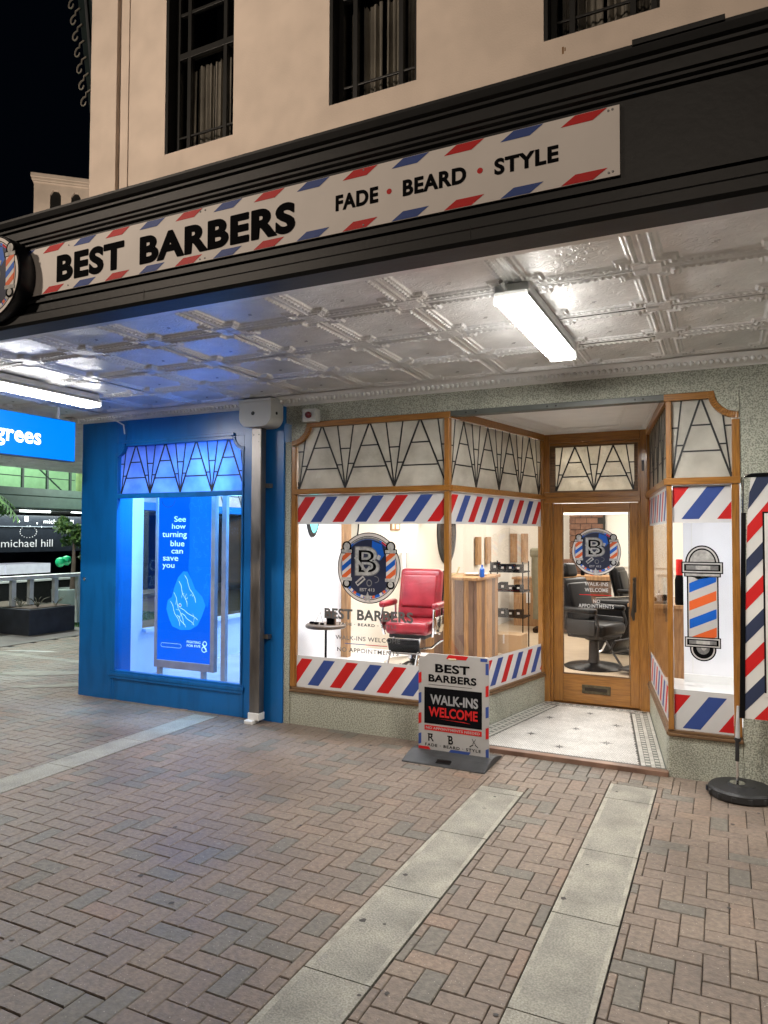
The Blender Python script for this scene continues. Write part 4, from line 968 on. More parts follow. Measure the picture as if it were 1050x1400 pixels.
def barber_chair(name, label, loc, rot, L_, seatz=.6, group=None, low=False):
    t = thing(name, label, 'barber chair', loc, group)
    R = Matrix.Rotation(rot, 4, 'Z'); T = Matrix.Translation(loc) @ R      # chair faces local -y
    def B(): return G(T)
    B().lathe([(.33, 0), (.335, .012), (.30, .03), (.10, .045), (.07, .06)], n=36).build('base_plate', leather_k if low else chrome, t, smooth=True)
    B().lathe([(.075, .045), (.06, .10), (.055, seatz-.17), (.10, seatz-.15), (.11, seatz-.12)], n=20).build('pump_column', chrome if not low else rubber, t, smooth=True)
    B().tube([(.06, 0, .16), (.20, .02, .18), (.30, .03, .26), (.33, .03, .27)], .012, 8).build('pump_lever', chrome, t, smooth=True)
    sh = seatz
    B().rbox(-.21, -.24, sh-.12, .21, .22, sh-.07, .015, 2).build('seat_frame', rubber, t)
    B().rbox(-.25, -.27, sh-.08, .25, .21, sh+.07, .05, 5).build('seat', L_, t, smooth=True)
    g = B(); Rb = Matrix.Rotation(math.radians(-13), 3, 'X')
    g.rbox(-.25, .17, sh+.05, .25, .29, sh+.62, .05, 5, R=Rb); bk = g.build('backrest', L_, t, smooth=True)
    g = B()
    g.rbox(-.21, .150, sh+.18, .21, .21, sh+.56, .05, 4, R=Rb)
    g.build('backrest_padding', L_, bk, smooth=True)
    g = B(); g.rbox(-.255, .285, sh+.04, .255, .305, sh+.60, .01, 2, R=Rb); g.build('back_shell', rubber, bk)
    for s_ in (-1, 1):
        g = B(); x = s_*.305
        g.rbox(x-.04, -.22, sh+.20, x+.04, .20, sh+.27, .03, 4); a = g.build('armrest', L_, t, smooth=True)
        g = B(); g.tube([(x*.95, .17, sh+.22), (x*.97, .19, sh), (x*.85, .1, sh-.1)], .015, 8); g.tube([(x*.97, -.20, sh+.2), (x, -.24, sh+.05), (x*.9, -.2, sh-.09)], .015, 8)
        g.rbox(x-.012, -.2, sh-.06, x+.012, .16, sh+.12, .01, 2); g.build('arm_bracket', rubber if low else chrome, a, smooth=True)
    g = B(); g.tube([(-.15, -.22, sh-.1), (-.16, -.36, sh-.3), (-.16, -.44, sh-.42)], .014, 8); g.tube([(.15, -.22, sh-.1), (.16, -.36, sh-.3), (.16, -.44, sh-.42)], .014, 8)
    g.rbox(-.20, -.54, sh-.45, .20, -.40, sh-.42, .01, 2); g.tube([(-.18, -.34, sh-.26), (.18, -.34, sh-.26)], .012, 8); g.build('footrest', rubber if low else chrome, t, smooth=True)
    g = B(); g.rbox(-.18, -.35, sh-.28, .18, -.31, sh-.10, .02, 3, R=Matrix.Rotation(math.radians(22), 3, 'X')); g.build('calf_pad', leather_k if not low else L_, t, smooth=True)
    if low:
        g = B(); g.rbox(-.12, .28, sh+.62, .12, .38, sh+.80, .04, 4, R=Rb); g.build('headrest', L_, t, smooth=True)
    return t
barber_chair('barber_chair', 'red leather barber chair with chrome arms in the window', (-3.13, 7.30, .385), math.radians(4), leather_r, .42)
barber_chair('barber_chair', 'black leather barber chair seen side-on through the door', (-1.60, 9.85, .05), math.radians(68), leather_k, .50, low=True).scale = (1.17, 1.17, 1.06)
barber_chair('barber_chair', 'second black barber chair further back beyond the first one', (-1.35, 12.4, .05), math.radians(80), leather_k, .62, low=True)

t = thing('side_table', 'small round table on a thin black pole beside the window logo', 'table', (-3.75, 6.42, .385))
G().lathe([(.20, .84), (.212, .85), (.212, .87), (.20, .88)], (-3.75, 6.42, 0), n=32).build('table_top', mat('walnut', (.15, .11, .08), .4), t, smooth=True)
G().tube([(-3.75, 6.42, .40), (-3.75, 6.42, .84)], .012, 10).build('table_pole', vinyl_k, t)
G().lathe([(.15, .386), (.15, .40), (.02, .41)], (-3.75, 6.42, 0), n=28).build('table_foot', vinyl_k, t)
t = thing('picture_frame', 'small brown block frame standing on the round side table', 'frame', (-3.66, 6.38, .88))
G().box(-3.71, 6.36, .88, -3.61, 6.39, 1.02).build('frame_board', timber_dk, t); G().box(-3.70, 6.355, .885, -3.62, 6.36, .95).build('frame_panel', vinyl_k, t)
t = thing('razor_stand', 'tiny wire easel with dark shaving tools on the side table', 'stand', (-3.82, 6.40, .88))
G().tube([(-3.87, 6.40, .88), (-3.82, 6.42, 1.0), (-3.77, 6.40, .88)], .003, 5).tube([(-3.82, 6.42, 1.0), (-3.82, 6.48, .88)], .003, 5).build('wire_leg', chrome, t)
G().rbox(-3.90, 6.33, .881, -3.85, 6.37, .905, .008, 2).rbox(-3.83, 6.31, .881, -3.79, 6.35, .905, .008, 2).rbox(-3.76, 6.31, .881, -3.72, 6.34, .90, .008, 2).build('tool', vinyl_k, t)

# reception counter of upright boards
t = thing('reception_counter', 'timber slat reception counter with pale top', 'counter', (-3.4, 9.7, .05))
G().box(-4.04, 9.22, .05, -3.06, 10.18, 1.19).build('counter_body', timber_dk, t)
x = -4.04; k = 0
pal = [timber, timber_dk, timber_dk, timber, timber_dk, timber, timber, timber_dk]
while x < -3.06:
    w_ = random.choice([.07, .10, .13]); G().box(x+.002, 9.195-random.uniform(0, .006), .05, min(x+w_, -3.03)-.002, 9.219, 1.19).build('slat', pal[k % 8], t); x += w_; k += 1
y = 9.22; k = 0
while y < 10.18:
    w_ = random.choice([.09, .12, .15]); G().box(-3.059, y+.002, .05, -3.035+random.uniform(0, .005), min(y+w_, 10.2)-.002, 1.19).build('slat', [timber, timber, timber_dk, timber][k % 4], t); y += w_; k += 1
G().rbox(-4.04, 9.16, 1.192, -3.0, 10.25, 1.235, .01, 2).build('counter_top', timber, t)
tag(G().rbox(-3.9, 9.35, 1.24, -3.65, 9.5, 1.255, .004, 2).build('tray', vinyl_k), 'flat black tray on the counter above the red chair', 'tray')
tag(G().lathe([(.14, 1.24), (.16, 1.25), (.17, 1.265), (.0, 1.262)], (-3.22, 9.75, 0), n=24).build('dish', white_pt), 'wide white dish on the corner of the reception counter', 'dish')
tag(G().tube([(-3.5, 9.5, 1.24), (-3.42, 9.5, 1.27), (-3.38, 9.5, 1.36)], .012, 6).build('cable_hook', mat('yellowish', (.5, .45, .25), .5)), 'small yellowish hook-shaped item on the reception counter', 'item')
# product stand
t = thing('display_stand', 'black wire stand stacked with dark product boxes beside the counter', 'stand', (-3.05, 11.0, .05))
for z in (.55, .95, 1.25):
    G().box(-3.35, 10.8, z-.02, -2.80, 11.2, z).build('shelf', vinyl_k, t)
G().tube([(-3.33, 10.82, .05), (-3.33, 10.82, 1.4)], .012, 6).tube([(-2.82, 10.82, .05), (-2.82, 10.82, 1.4)], .012, 6).tube([(-3.33, 11.18, .05), (-3.33, 11.18, 1.4)], .012, 6).tube([(-2.82, 11.18, .05), (-2.82, 11.18, 1.4)], .012, 6).build('upright', vinyl_k, t)
k = 0
for z in (.55, .95, 1.25):
    for i in range(4):
        h = random.uniform(.08, .15); x = -3.32+i*.125; m = [vinyl_k, vinyl_navy, vinyl_k, vinyl_g][(i+k) % 4]
        o = G().box(x, 10.82, z, x+.11, 10.95, z+h).box(x+.035, 10.816, z+h*.35, x+.075, 10.82, z+h*.65, 1).build('product_box', [m, vinyl_w])
        tag(o, 'dark product box, %s from the left on the %s shelf of the black wire stand' % (['first', 'second', 'third', 'fourth'][i], {.55: 'bottom', .95: 'middle', 1.25: 'top'}[z]), 'box', 'product boxes on the wire stand'); k += 1
t = thing('cardboard_box', 'brown cardboard box on the floor at the foot of the product stand', 'box', (-2.95, 10.55, .05))
G().box(-3.2, 10.35, .05, -2.72, 10.7, .33).build('carton', cardboard, t); G().box(-3.0, 10.348, .2, -2.975, 10.35, .33).build('packing_tape', vinyl_w, t)
# tall brown boards against the walls
for i, (px, py, lab) in enumerate(((-4.03, 12.15, 'brown upright board on the far wall, first from the left window post'), (-4.03, 12.75, 'brown upright board second from the left window post'), (-3.93, 14.45, 'brown upright board third along, above the black stand'), (-3.70, 14.45, 'brown upright board nearest the hanging khaki garment'))):
    if i < 2: g = G().box(px, py, 1.28, px+.05, py+.22, 1.78)
    else: g = G().box(px-.10, py, 1.25, px+.04, py+.05, 1.85)
    tag(g.build('wall_board', timber, bevel=.003), lab, 'board', 'brown boards on the far wall')
# garment and shoes
t = thing('work_trousers', 'khaki trousers hanging in the rear corner by the side window', 'trousers', (-3.05, 13.0, .2))
for s_ in (0, 1):
    x = -3.10+s_*.17
    G().tube([(x, 13.0, 1.42), (x-.01, 13.0, 1.1), (x-.02*s_, 13.0, .7), (x-.03, 13.0, .28)], [.12, .115, .09, .07], 12).build('trouser_leg', trouser_m, t, smooth=True)
G().rbox(-3.24, 12.9, 1.40, -2.80, 13.1, 1.58, .05, 3).build('waistband', trouser_m, t, smooth=True)
t = thing('pair_of_shoes', 'black shoes on the floor under the khaki trousers', 'shoes', (-3.05, 12.95, .05))
for s_ in (0, 1): G().rbox(-3.16+s_*.17, 12.78, .05, -3.05+s_*.17, 13.08, .15, .04, 3).build('shoe', vinyl_k, t, smooth=True)
# timber dado with socket on back left
t = thing('timber_cabinet', 'low timber cabinet with a white socket behind the garment', 'cabinet', (-3.3, 13.6, .05))
G().box(-3.75, 13.7, .05, -2.95, 14.1, .95).box(-3.78, 13.66, .95, -2.92, 14.12, .99).build('cabinet_body', timber, t); G().box(-3.5, 13.694, .5, -3.42, 13.7, .7).build('socket', white_pt, t)
# wall mirrors
def oval_mirror(cy, cz, ry_, rz_, lab, glow=None):
    t = thing('oval_mirror', lab, 'mirror', (-4.04, cy, cz))
    G().lathe([(1, 0), (1.0, .02), (.86, .035), (.84, .02)], (-4.05, cy, cz), n=36, axis='x', sx=ry_, sy=rz_).build('mirror_frame', lead, t, smooth=True)
    G().lathe([(.84, 0), (.84, .022)], (-4.048, cy, cz), n=36, axis='x', sx=ry_, sy=rz_).build('mirror_glass', glow or mirror_m, t)
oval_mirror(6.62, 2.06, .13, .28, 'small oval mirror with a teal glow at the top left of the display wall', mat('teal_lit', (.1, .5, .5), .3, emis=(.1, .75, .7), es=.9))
oval_mirror(7.52, 1.98, .17, .34, 'grey oval mirror high beside the timber post')
oval_mirror(10.75, 1.86, .42, .52, 'large dark oval mirror on the cream wall behind the red chair', mat('dark_mirror', (.12, .10, .09), .15, metal=.6, var=.4, vs=9))
t = thing('wall_notice', 'small brown framed notice on the cream wall right of the timber post', 'notice', (-4.04, 8.75, 1.9))
G().box(-4.049, 8.62, 1.87, -4.035, 8.92, 1.98).build('notice_board', timber, t); G().box(-4.0345, 8.66, 1.89, -4.033, 8.72, 1.96).box(-4.0345, 8.78, 1.89, -4.033, 8.88, 1.95).build('notice_print', cream_wall, t)
# brickwork and timber seen through the door
t = thing('brick_pier', 'reclaimed brick pier rising to the ceiling behind the black chairs', 'pier', (-2.6, 14.3, .05))
G().box(-2.75, 14.2, .05, -2.12, 14.47, 2.9).build('pier_core', joint_m, t)
for r in range(24):
    z = .06+r*.117
    for c in range(3):
        x0 = -2.76+c*.215-(.1 if r % 2 else 0); a, b = max(x0, -2.76), min(x0+.205, -2.11)
        if b-a > .04: G().box(a, 14.185+random.uniform(-.006, .006), z, b, 14.2, z+.105).build('brick', brick_red, t)
t = thing('work_bench', 'chunky red-brown timber bench with wood blocks left of the black chair', 'bench', (-2.6, 13.0, .05))
G().box(-3.05, 12.9, 1.02, -1.75, 13.4, 1.10).build('bench_top', timber, t, bevel=.005)
for r in range(7):
    G().box(-3.0, 12.94+random.uniform(0, .01), .08+r*.133, -1.85, 13.3, .08+r*.133+.125).build('plank', brick_red if r % 2 else timber_dk, t)
tag(G().box(-2.9, 13.0, 1.10, -2.5, 13.3, 1.27).box(-2.75, 13.0, 1.27, -2.55, 13.3, 1.38).build('wood_block', brick_red, bevel=.004), 'stepped red-brown wood block on top of the timber bench', 'block')
for k, (x, y, z, h, m, lab) in enumerate(((-3.0, 9.35, 1.236, .17, vinyl_sky, 'blue bottle on the reception counter, right of the black tray'), (-3.1, 9.6, 1.236, .13, vinyl_w, 'short white bottle on the reception counter behind the blue one'), (-2.3, 13.0, 1.10, .2, vinyl_k, 'black bottle on the timber bench behind the black chair'), (-2.15, 13.05, 1.10, .16, vinyl_o, 'orange bottle on the timber bench'), (-2.0, 13.0, 1.10, .22, vinyl_s, 'silver canister on the timber bench'), (-.7, 8.85, 1.02, .16, vinyl_w, 'white bottle on the styling counter behind the clippers'))):
    tag(G().lathe([(.03, z), (.034, z+.01), (.034, z+h*.65), (.012, z+h*.78), (.012, z+h), (.001, z+h)], (x, y, 0), n=14).build('bottle', m, smooth=True), lab, 'bottle')
t = thing('towel_rail', 'folded white towels hanging on the cream wall beyond the red chair', 'towels', (-4.03, 9.0, 1.3))
G().tube([(-4.0, 8.85, 1.55), (-4.0, 9.15, 1.55)], .01, 8).build('rail', chrome, t); G().rbox(-4.03, 8.87, 1.22, -3.975, 8.99, 1.57, .015, 3).build('towel', white_pt, t, smooth=True); G().rbox(-4.03, 9.01, 1.28, -3.975, 9.13, 1.57, .015, 3).build('towel', vinyl_w, t, smooth=True)
t = thing('salon_basin', 'black backwash unit between the two black chairs', 'basin', (-1.6, 11.2, .05))
G().rbox(-1.75, 11.0, .05, -1.15, 11.5, .85, .05, 4).build('basin_body', leather_k, t, smooth=True); G().tube([(-1.75, 11.0, .87), (-1.15, 11.0, .92)], .015, 6).build('chrome_rail', chrome, t)
# styling counter seen through the right-hand windows
t = thing('styling_counter', 'timber styling counter glimpsed through the right side window', 'counter', (-.8, 9.2, .05))
G().box(-1.0, 8.75, .05, -.39, 9.9, .98).build('counter_body', timber, t); G().box(-1.03, 8.70, .98, -.38, 9.93, 1.02).build('counter_top', timber, t)
G().box(-1.0, 8.73, .05, -.43, 8.749, .14).build('kick_plate', vinyl_k, t)
t = thing('spray_bottle', 'black bottle with a red cap on the styling counter', 'bottle', (-.56, 8.8, 1.02))
G().lathe([(.045, 1.021), (.05, 1.05), (.05, 1.30), (.035, 1.36)], (-.475, 8.8, 0), n=16).build('bottle_body', vinyl_k, t, smooth=True); G().lathe([(.036, 1.36), (.036, 1.53), (.03, 1.54)], (-.475, 8.8, 0), n=16).build('bottle_cap', vinyl_r, t, smooth=True)
t = thing('clipper_tray', 'grey tray of clippers and papers on the styling counter', 'tray', (-.7, 8.95, 1.02))
G().box(-.9, 8.8, 1.021, -.62, 9.0, 1.05).build('tray_base', vinyl_s2, t); G().rbox(-.85, 8.82, 1.05, -.72, 8.87, 1.09, .01, 2).rbox(-.7, 8.9, 1.05, -.62, 8.96, 1.12, .01, 2).build('clipper', vinyl_k, t)

# ================================================================== BLUE SHOP
bs = thing('blue_shopfront', 'glossy blue painted shopfront left of the barber shop', 'shopfront', (-5.2, 5.76, 0))
g = G(); g.box(-6.575, 5.76, -.01, -6.035, 6.0, 3.052); g.box(-4.325, 5.76, -.01, -3.845, 6.0, 3.052); g.box(-6.035, 5.765, -.01, -4.325, 6.0, .262); g.box(-6.035, 5.765, 2.80, -4.325, 6.0, 3.052)
g.box(-6.575, 6.0, -.01, -6.40, 6.5, 3.052); g.box(-6.575, 6.5, -.01, -6.40, 12, .62); g.box(-6.575, 6.5, 2.1, -6.40, 12, 2.2); g.box(-6.575, 6.5, 2.72, -6.40, 12, 3.052); g.box(-6.575, 9.2, .62, -6.40, 9.3, 2.1)
g.build('pier', blue_pt, bs, bevel=.004)
g = G(); g.box(-6.10, 5.742, .262, -4.29, 5.80, .30); g.box(-6.06, 5.752, .30, -4.30, 5.80, .322); g.box(-6.08, 5.748, .232, -4.30, 5.764, .262)
g.box(-6.10, 5.752, .02, -6.07, 5.7595, .232); g.box(-4.33, 5.752, -.0, -4.30, 5.7595, .262)
g.build('sill', blue_pt, bs, bevel=.004)
g = G(); g.box(-6.065, 5.75, .322, -6.02, 5.80, 2.655); g.box(-4.34, 5.75, .322, -4.318, 5.80, 2.655); g.box(-6.02, 5.748, 2.195, -4.34, 5.81, 2.245)
g.box(-5.90, 5.75, 2.765, -4.46, 5.80, 2.80); g.box(-5.92, 5.742, 2.80, -4.44, 5.764, 2.83); g.box(-5.92, 5.75, 2.83, -5.895, 5.7595, 3.05)
g.ringseg(-6.06, 2.795, .11, .145, -math.pi/2, 0, 5.748, 5.80, 12); g.ringseg(-4.315, 2.795, .11, .145, math.pi, 1.5*math.pi, 5.748, 5.80, 12)
g.build('window_frame', blue_pt, bs, bevel=.003)
g = G()
for (cx, a0) in ((-6.06, -math.pi/2), (-4.315, math.pi)):
    g.prism([(cx, 2.80)]+[(cx+.112*math.cos(a), 2.797+.112*math.sin(a)) for a in [a0+k*math.pi/2/10 for k in range(11)]], 'y', 5.757, 5.80)
g.box(-6.034, 5.757, 2.655, -6.02, 5.80, 2.70); g.build('corner_block', blue_pt, bs)
tr = G().box(-6.02, 5.806, 2.247, -4.34, 5.810, 2.25).build('leaded_transom', lead, bs)
leaded(Matrix.Translation((-6.02, 0, 0)), 1.68, 2.247, 2.79, .419, .005, tr, obscure_b, y=5.808)
G().box(-6.02, 5.800, .322, -4.34, 5.806, 2.195).build('window_glass', cglass, bs)
G().lathe([(.018, 0), (.018, -.012), (.008, -.02)], (-6.50, 5.76, 1.30), n=12, axis='y').build('key_lock', chrome, bs, smooth=True)
# inside
G().box(-6.40, 6.01, .05, -4.17, 11.5, .10).build('blue_shop_floor', mat('pale_tiles', (.55, .62, .68), .25, col2=(.42, .50, .58), vs=3), kind='structure')
G().box(-6.40, 6.01, .10, -6.36, 6.5, 3.0).box(-6.40, 6.5, .10, -6.36, 11.5, .62).box(-6.42, 6.5, .62, -6.30, 11.5, .66).build('blue_shop_wall', blue_pale, kind='structure')
G().box(-6.48, 6.5, .66, -6.475, 11.5, 2.1).build('side_glass', cglass, bs)
G().box(-4.22, 6.01, .10, -4.17, 11.5, 3.0).build('blue_shop_wall', blue_pale, kind='structure')
G().box(-6.36, 11.5, .10, -4.17, 11.55, 3.0).build('blue_shop_wall', mat('dark_green_grey', (.05, .07, .07), .5, var=.3, vs=2), kind='structure')
G().box(-6.42, 5.9, 3.0, -4.15, 11.5, 3.06).build('blue_shop_ceiling', white_pt, kind='structure')
t = thing('interior_banner', 'blue lit banner with mirrored white lettering behind the poster stand', 'banner', (-5.9, 7.2, .1))
G().box(-6.3, 7.20, .75, -6.0, 7.24, 2.6).build('banner_board', poster_e, t)
F = Flat(y=7.198); F.text('Can', -6.28, 1.32, -6.03, 1.47, poster_w, 1, off=.0, mirror=True); F.text('2012', -6.28, 1.12, -6.02, 1.26, poster_w, 1, mirror=True); F.rect(-6.28, 1.06, -6.01, 1.08, poster_w, 1); F.rect(-6.28, 1.0, -6.01, 1.012, poster_w, 1); F.build('banner_lettering', t)
t = thing('poster_lightbox', 'tall lit blue poster of a hand, See how turning blue can save you', 'poster', (-5.45, 6.2, .1))
fr = G(); fr.box(-5.875, 6.19, .30, -5.84, 6.25, 2.95); fr.box(-5.075, 6.19, .30, -5.02, 6.25, 2.95); fr.box(-5.84, 6.19, .30, -5.075, 6.25, .385); fr.box(-4.985, 6.26, .12, -4.925, 6.31, 2.95); fr.box(-5.875, 6.19, 2.95, -4.925, 6.31, 3.0)
fr.box(-5.83, 6.19, .10, -5.79, 6.25, .30); fr.box(-5.2, 6.19, .10, -5.16, 6.25, .30)
fr.build('poster_frame', mat('frame_grey', (.36, .36, .38), .4), t, bevel=.004)
pan = G().box(-5.839, 6.205, .386, -5.076, 6.23, 2.94).build('poster_panel', poster_e, t)
F = Flat(y=6.2035)
for s_, a, z0, b, z1 in (('See', -5.61, 1.945, -5.443, 2.008), ('how', -5.643, 1.867, -5.445, 1.925), ('turning', -5.784, 1.752, -5.427, 1.835), ('blue', -5.661, 1.669, -5.46, 1.735), ('can', -5.647, 1.587, -5.48, 1.63), ('save', -5.77, 1.505, -5.545, 1.55), ('you', -5.777, 1.405, -5.6, 1.468)):
    F.text(s_, a, z0, b, z1, poster_w, 1, off=.008)
F.text('FIGHTING', -5.407, .598, -5.215, .625, poster_w, 1, off=.01); F.text('FOR FIVE', -5.407, .557, -5.215, .584, poster_w, 1, off=.01)
F.ring(-5.155, .605, .03, .028, .009, poster_w, 1); F.ring(-5.165, .54, .035, .032, .009, poster_w, 1); F.line((-5.135, .585), (-5.19, .56), .009, poster_w, 1.2); F.line((-5.19, .60), (-5.125, .52), .009, poster_w, 1.4)
F.ring(-5.76, .555, .024, .024, .003, poster_w, 1, a0=math.pi/2, a1=1.5*math.pi, n=10); F.ring(-5.51, .555, .024, .024, .003, poster_w, 1, a0=-math.pi/2, a1=math.pi/2, n=10); F.rect(-5.76, .576, -5.51, .579, poster_w, 1); F.rect(-5.76, .531, -5.51, .534, poster_w, 1)
F.build('poster_lettering', pan)
F = Flat(y=6.2035)   # arm and fist, in pale blue tones
arm = [(-5.36, 2.94), (-5.38, 2.2), (-5.39, 1.9), (-5.385, 1.6), (-5.40, 1.42), (-5.30, 1.15), (-5.12, 1.0), (-5.08, 1.2), (-5.08, 2.94)]
F.poly(arm, poster_e2, 1)
hand = [(-5.41, 1.39), (-5.47, 1.39), (-5.545, 1.32), (-5.60, 1.2), (-5.63, 1.10), (-5.69, 1.06), (-5.71, .96), (-5.67, .86), (-5.62, .77), (-5.5, .735), (-5.36, .745), (-5.26, .80), (-5.20, .90), (-5.15, 1.02), (-5.2, 1.12), (-5.30, 1.2), (-5.35, 1.3)]
F.poly(hand, mat('lit_pale_print', (0, .1, .5), .3, emis=(.015, .26, 1.0), es=.8, col2=(0, .05, .1)), 2)
random.seed(3)
for (a, b) in (((-5.60, 1.15), (-5.45, .80)), ((-5.53, 1.28), (-5.40, 1.0)), ((-5.45, 1.35), (-5.28, 1.05)), ((-5.65, 1.05), (-5.5, .78)), ((-5.5, .98), (-5.25, .86)), ((-5.48, .92), (-5.3, .80)), ((-5.55, .9), (-5.42, .77))):
    pts = [(a[0]+(b[0]-a[0])*k/6+.012*math.sin(k*1.7), a[1]+(b[1]-a[1])*k/6) for k in range(7)]; F.pline(pts, .0055, poster_w, 3)
for k in range(26):
    x = random.uniform(-5.62, -5.24); z = random.uniform(.80, 1.22); a = random.uniform(0, 6); r_ = random.uniform(.02, .06)
    if z > 1.35-1.0*abs(x+5.44)*1.1 or abs(x+5.44) > .2: continue
    F.ring(x, z, r_, r_*random.uniform(.5, 1.4), .003, poster_w if k % 3 == 0 else mat('lit_mid_print', (0, .01, .05), .3, emis=(.02, .30, 1.0), es=.8), 3.2+k*.02, n=7, a0=a, a1=a+random.uniform(1.2, 2.6))
for k in range(46):
    x = random.uniform(-5.37, -5.09); z = random.uniform(1.15, 2.3); 
    if x < -5.30 and z < 1.4: continue
    a = random.uniform(0, 6); r_ = random.uniform(.015, .04)
    F.ring(x, z, r_, r_*random.uniform(.6, 1.5), .004, mat('lit_mid_print', (0, .1, .5), .3, emis=(.02, .30, 1.0), es=.8), 3+k*.02, n=8, a0=a, a1=a+random.uniform(1.5, 4.5))
F.ring(-5.51, 1.01, .022, .022, .006, poster_w, 4, n=12); F.ell(-5.51, 1.01, .008, .008, vinyl_r, 4, n=10)
F.ring(-5.70, 2.2, .10, .09, .006, vinyl_b, 2, n=16, a0=math.pi, a1=2*math.pi)
F.build('hand_print', pan)
tag(G().prism([(-6.02, 6.02), (-5.55, 6.02), (-5.4, 6.18), (-6.02, 6.3)], 'z', .10, .14).build('floor_mat', leather_k), 'dark mat on the floor beneath the poster stand', 'mat')
t = thing('side_transom', 'leaded pale light above the side glass of the blue shop, seen from inside', 'transom', (-6.49, 9, 2.2))
Tm, _l = wallframe((-6.49, 6.5), (-6.49, 11.5)); leaded(Tm, 2.2, 2.2, 2.72, .42, 0, t, obscure)

# downpipe, rainwater head, alarm -------------------------------------------
t = thing('downpipe', 'rectangular stainless downpipe between the two shopfronts', 'pipe', (-4.07, 5.68, 0))
G().box(-4.135, 5.63, .09, -4.022, 5.715, 2.84).build('pipe_shaft', steel, t, bevel=.006)
g = G(); g.box(-4.022, 5.70, 2.26, -3.97, 5.758, 2.30); g.build('bracket', steel, t); G().box(-4.022, 5.70, .80, -3.97, 5.758, .84).build('bracket', steel, t)
g = G(); g.rbox(-4.145, 5.62, .03, -4.015, 5.72, .10, .008, 2); g.rbox(-4.16, 5.58, -.005, -4.06, 5.70, .035, .01, 2); g.build('outlet_shoe', white_gloss, t)
G().lathe([(.006, 0), (.006, -.004)], (-4.11, 5.63, 2.77), n=8, axis='y').lathe([(.006, 0), (.006, -.004)], (-4.05, 5.63, 2.77), n=8, axis='y').lathe([(.004, 0), (.004, -.004)], (-4.05, 5.63, 2.70), n=8, axis='y').build('screw', lead, t)
t = thing('rainwater_head', 'white metal rainwater box with round holes on top of the downpipe', 'rainwater head', (-4.04, 5.66, 2.8))
x0, x1, z0, z1, r = -4.225, -3.855, 2.835, 3.075, .10
pts = [(x0, z1), (x1, z1)]+[(x1-r+r*math.cos(a), z0+r+r*math.sin(a)) for a in [0-k*math.pi/2/8 for k in range(9)]]+[(x0+r+r*math.cos(a), z0+r+r*math.sin(a)) for a in [-math.pi/2-k*math.pi/2/8 for k in range(9)]]
G().prism(pts, 'y', 5.545, 5.757).build('box_shell', mat('head_white', (.50, .50, .47), .5, var=.05), t, bevel=.004)
G().box(x0-.005, 5.538, 3.075, x1+.0, 5.757, 3.10).build('flange', mat('head_white', (.5, .5, .47)), t)
G().lathe([(.019, 0), (.019, -.004)], (-4.06, 5.545, 2.965), n=20, axis='y').build('hole', leather_k, t); G().lathe([(.015, 0), (.015, .004)], (-3.855, 5.64, 2.965), n=20, axis='x').build('hole', leather_k, t)
t = thing('alarm_box', 'small white alarm box with a dark red lamp above the window corner', 'alarm', (-3.5, 5.75, 2.93))
G().rbox(-3.605, 5.70, 2.872, -3.455, 5.79, 2.995, .008, 2).build('alarm_case', mat('alarm_white', (.62, .62, .58), .4), t)
G().lathe([(.030, 0), (.032, -.012), (.028, -.03), (.014, -.042)], (-3.53, 5.70, 2.935), n=20, axis='y').build('alarm_lens', mat('red_lens', (.13, .008, .01), .2), t, smooth=True)
t = tag(G().tube([(-6.45, 5.70, 3.10), (-6.2, 5.71, 3.09), (-6.02, 5.72, 3.05), (-5.93, 5.74, 3.0), (-5.92, 5.75, 2.9)], .008, 6).build('loose_cable', white_gloss, smooth=True), 'loose pale cable drooping over the blue shopfront cornice', 'cable')

# ================================================================== A-BOARD, FLAG
t = thing('pavement_sign', 'BEST BARBERS WALK-INS WELCOME swing board on a black rubber base', 'pavement sign', (-1.99, 5.45, 0))
x0, x1, z0, z1, c = -2.292, -1.692, .050, .835, .045
pts = [(x0, z0), (x1, z0), (x1, z1-c*.8), (x1-c*.5, z1), (x0+c*2.6, z1), (x0+c*.6, z1-c*1.1), (x0, z1-c*1.6)]
pts = [(x0, z0), (x1, z0), (x1, z1-.03), (x1-.01, z1-.008), (x1-.035, z1), (x0+.09, z1), (x0+.05, z1-.03), (x0+.015, z1-.035), (x0, z1-.05)]
bd = G().prism(pts, 'y', 5.442, 5.456).build('board', corflute, t, bevel=.001)
F = Flat(y=5.4412)
E_ = [(-2.05, z1-.034, -1.88, z1-.001, vinyl_r, .02), (x0+.001, z0+.001, -2.18, z0+.028, vinyl_r, -.02), (-2.03, z0+.001, -1.86, z0+.028, vinyl_b, .02), (-1.76, z1-.034, x1-.012, z1-.009, vinyl_b, .0)]
for (a, b, c_, d, m, sh) in E_: F.poly([(a, b), (c_, b), (c_+sh, d), (a+max(0, sh), d)], m, 1)
for k in range(4):
    for (xa, off_) in ((x0+.0005, .66), (x1-.026, .60)):
        z = off_-k*.165; m = vinyl_r if (k % 2 == 0) else vinyl_b
        if z > z0+.03: F.poly([(xa, z-.075), (xa+.0255, z-.065), (xa+.0255, z+.02), (xa, z+.01)], m, 1)
F.poly([(x1-.026, .70), (x1-.0005, .70), (x1-.0005, .79), (x1-.026, .79)], vinyl_b, 1)
split_build(F.g, 'border_stripe', F.mats, bd)
F = Flat(y=5.4412)
F.text('BEST', -2.145, .685, -1.85, .755, vinyl_k, 1, off=.036, sp=1.05); F.text('BARBERS', -2.203, .606, -1.793, .667, vinyl_k, 1, off=.036, sp=1.04)
F.rect(-2.205, .582, -1.83, .585, vinyl_k, 1)
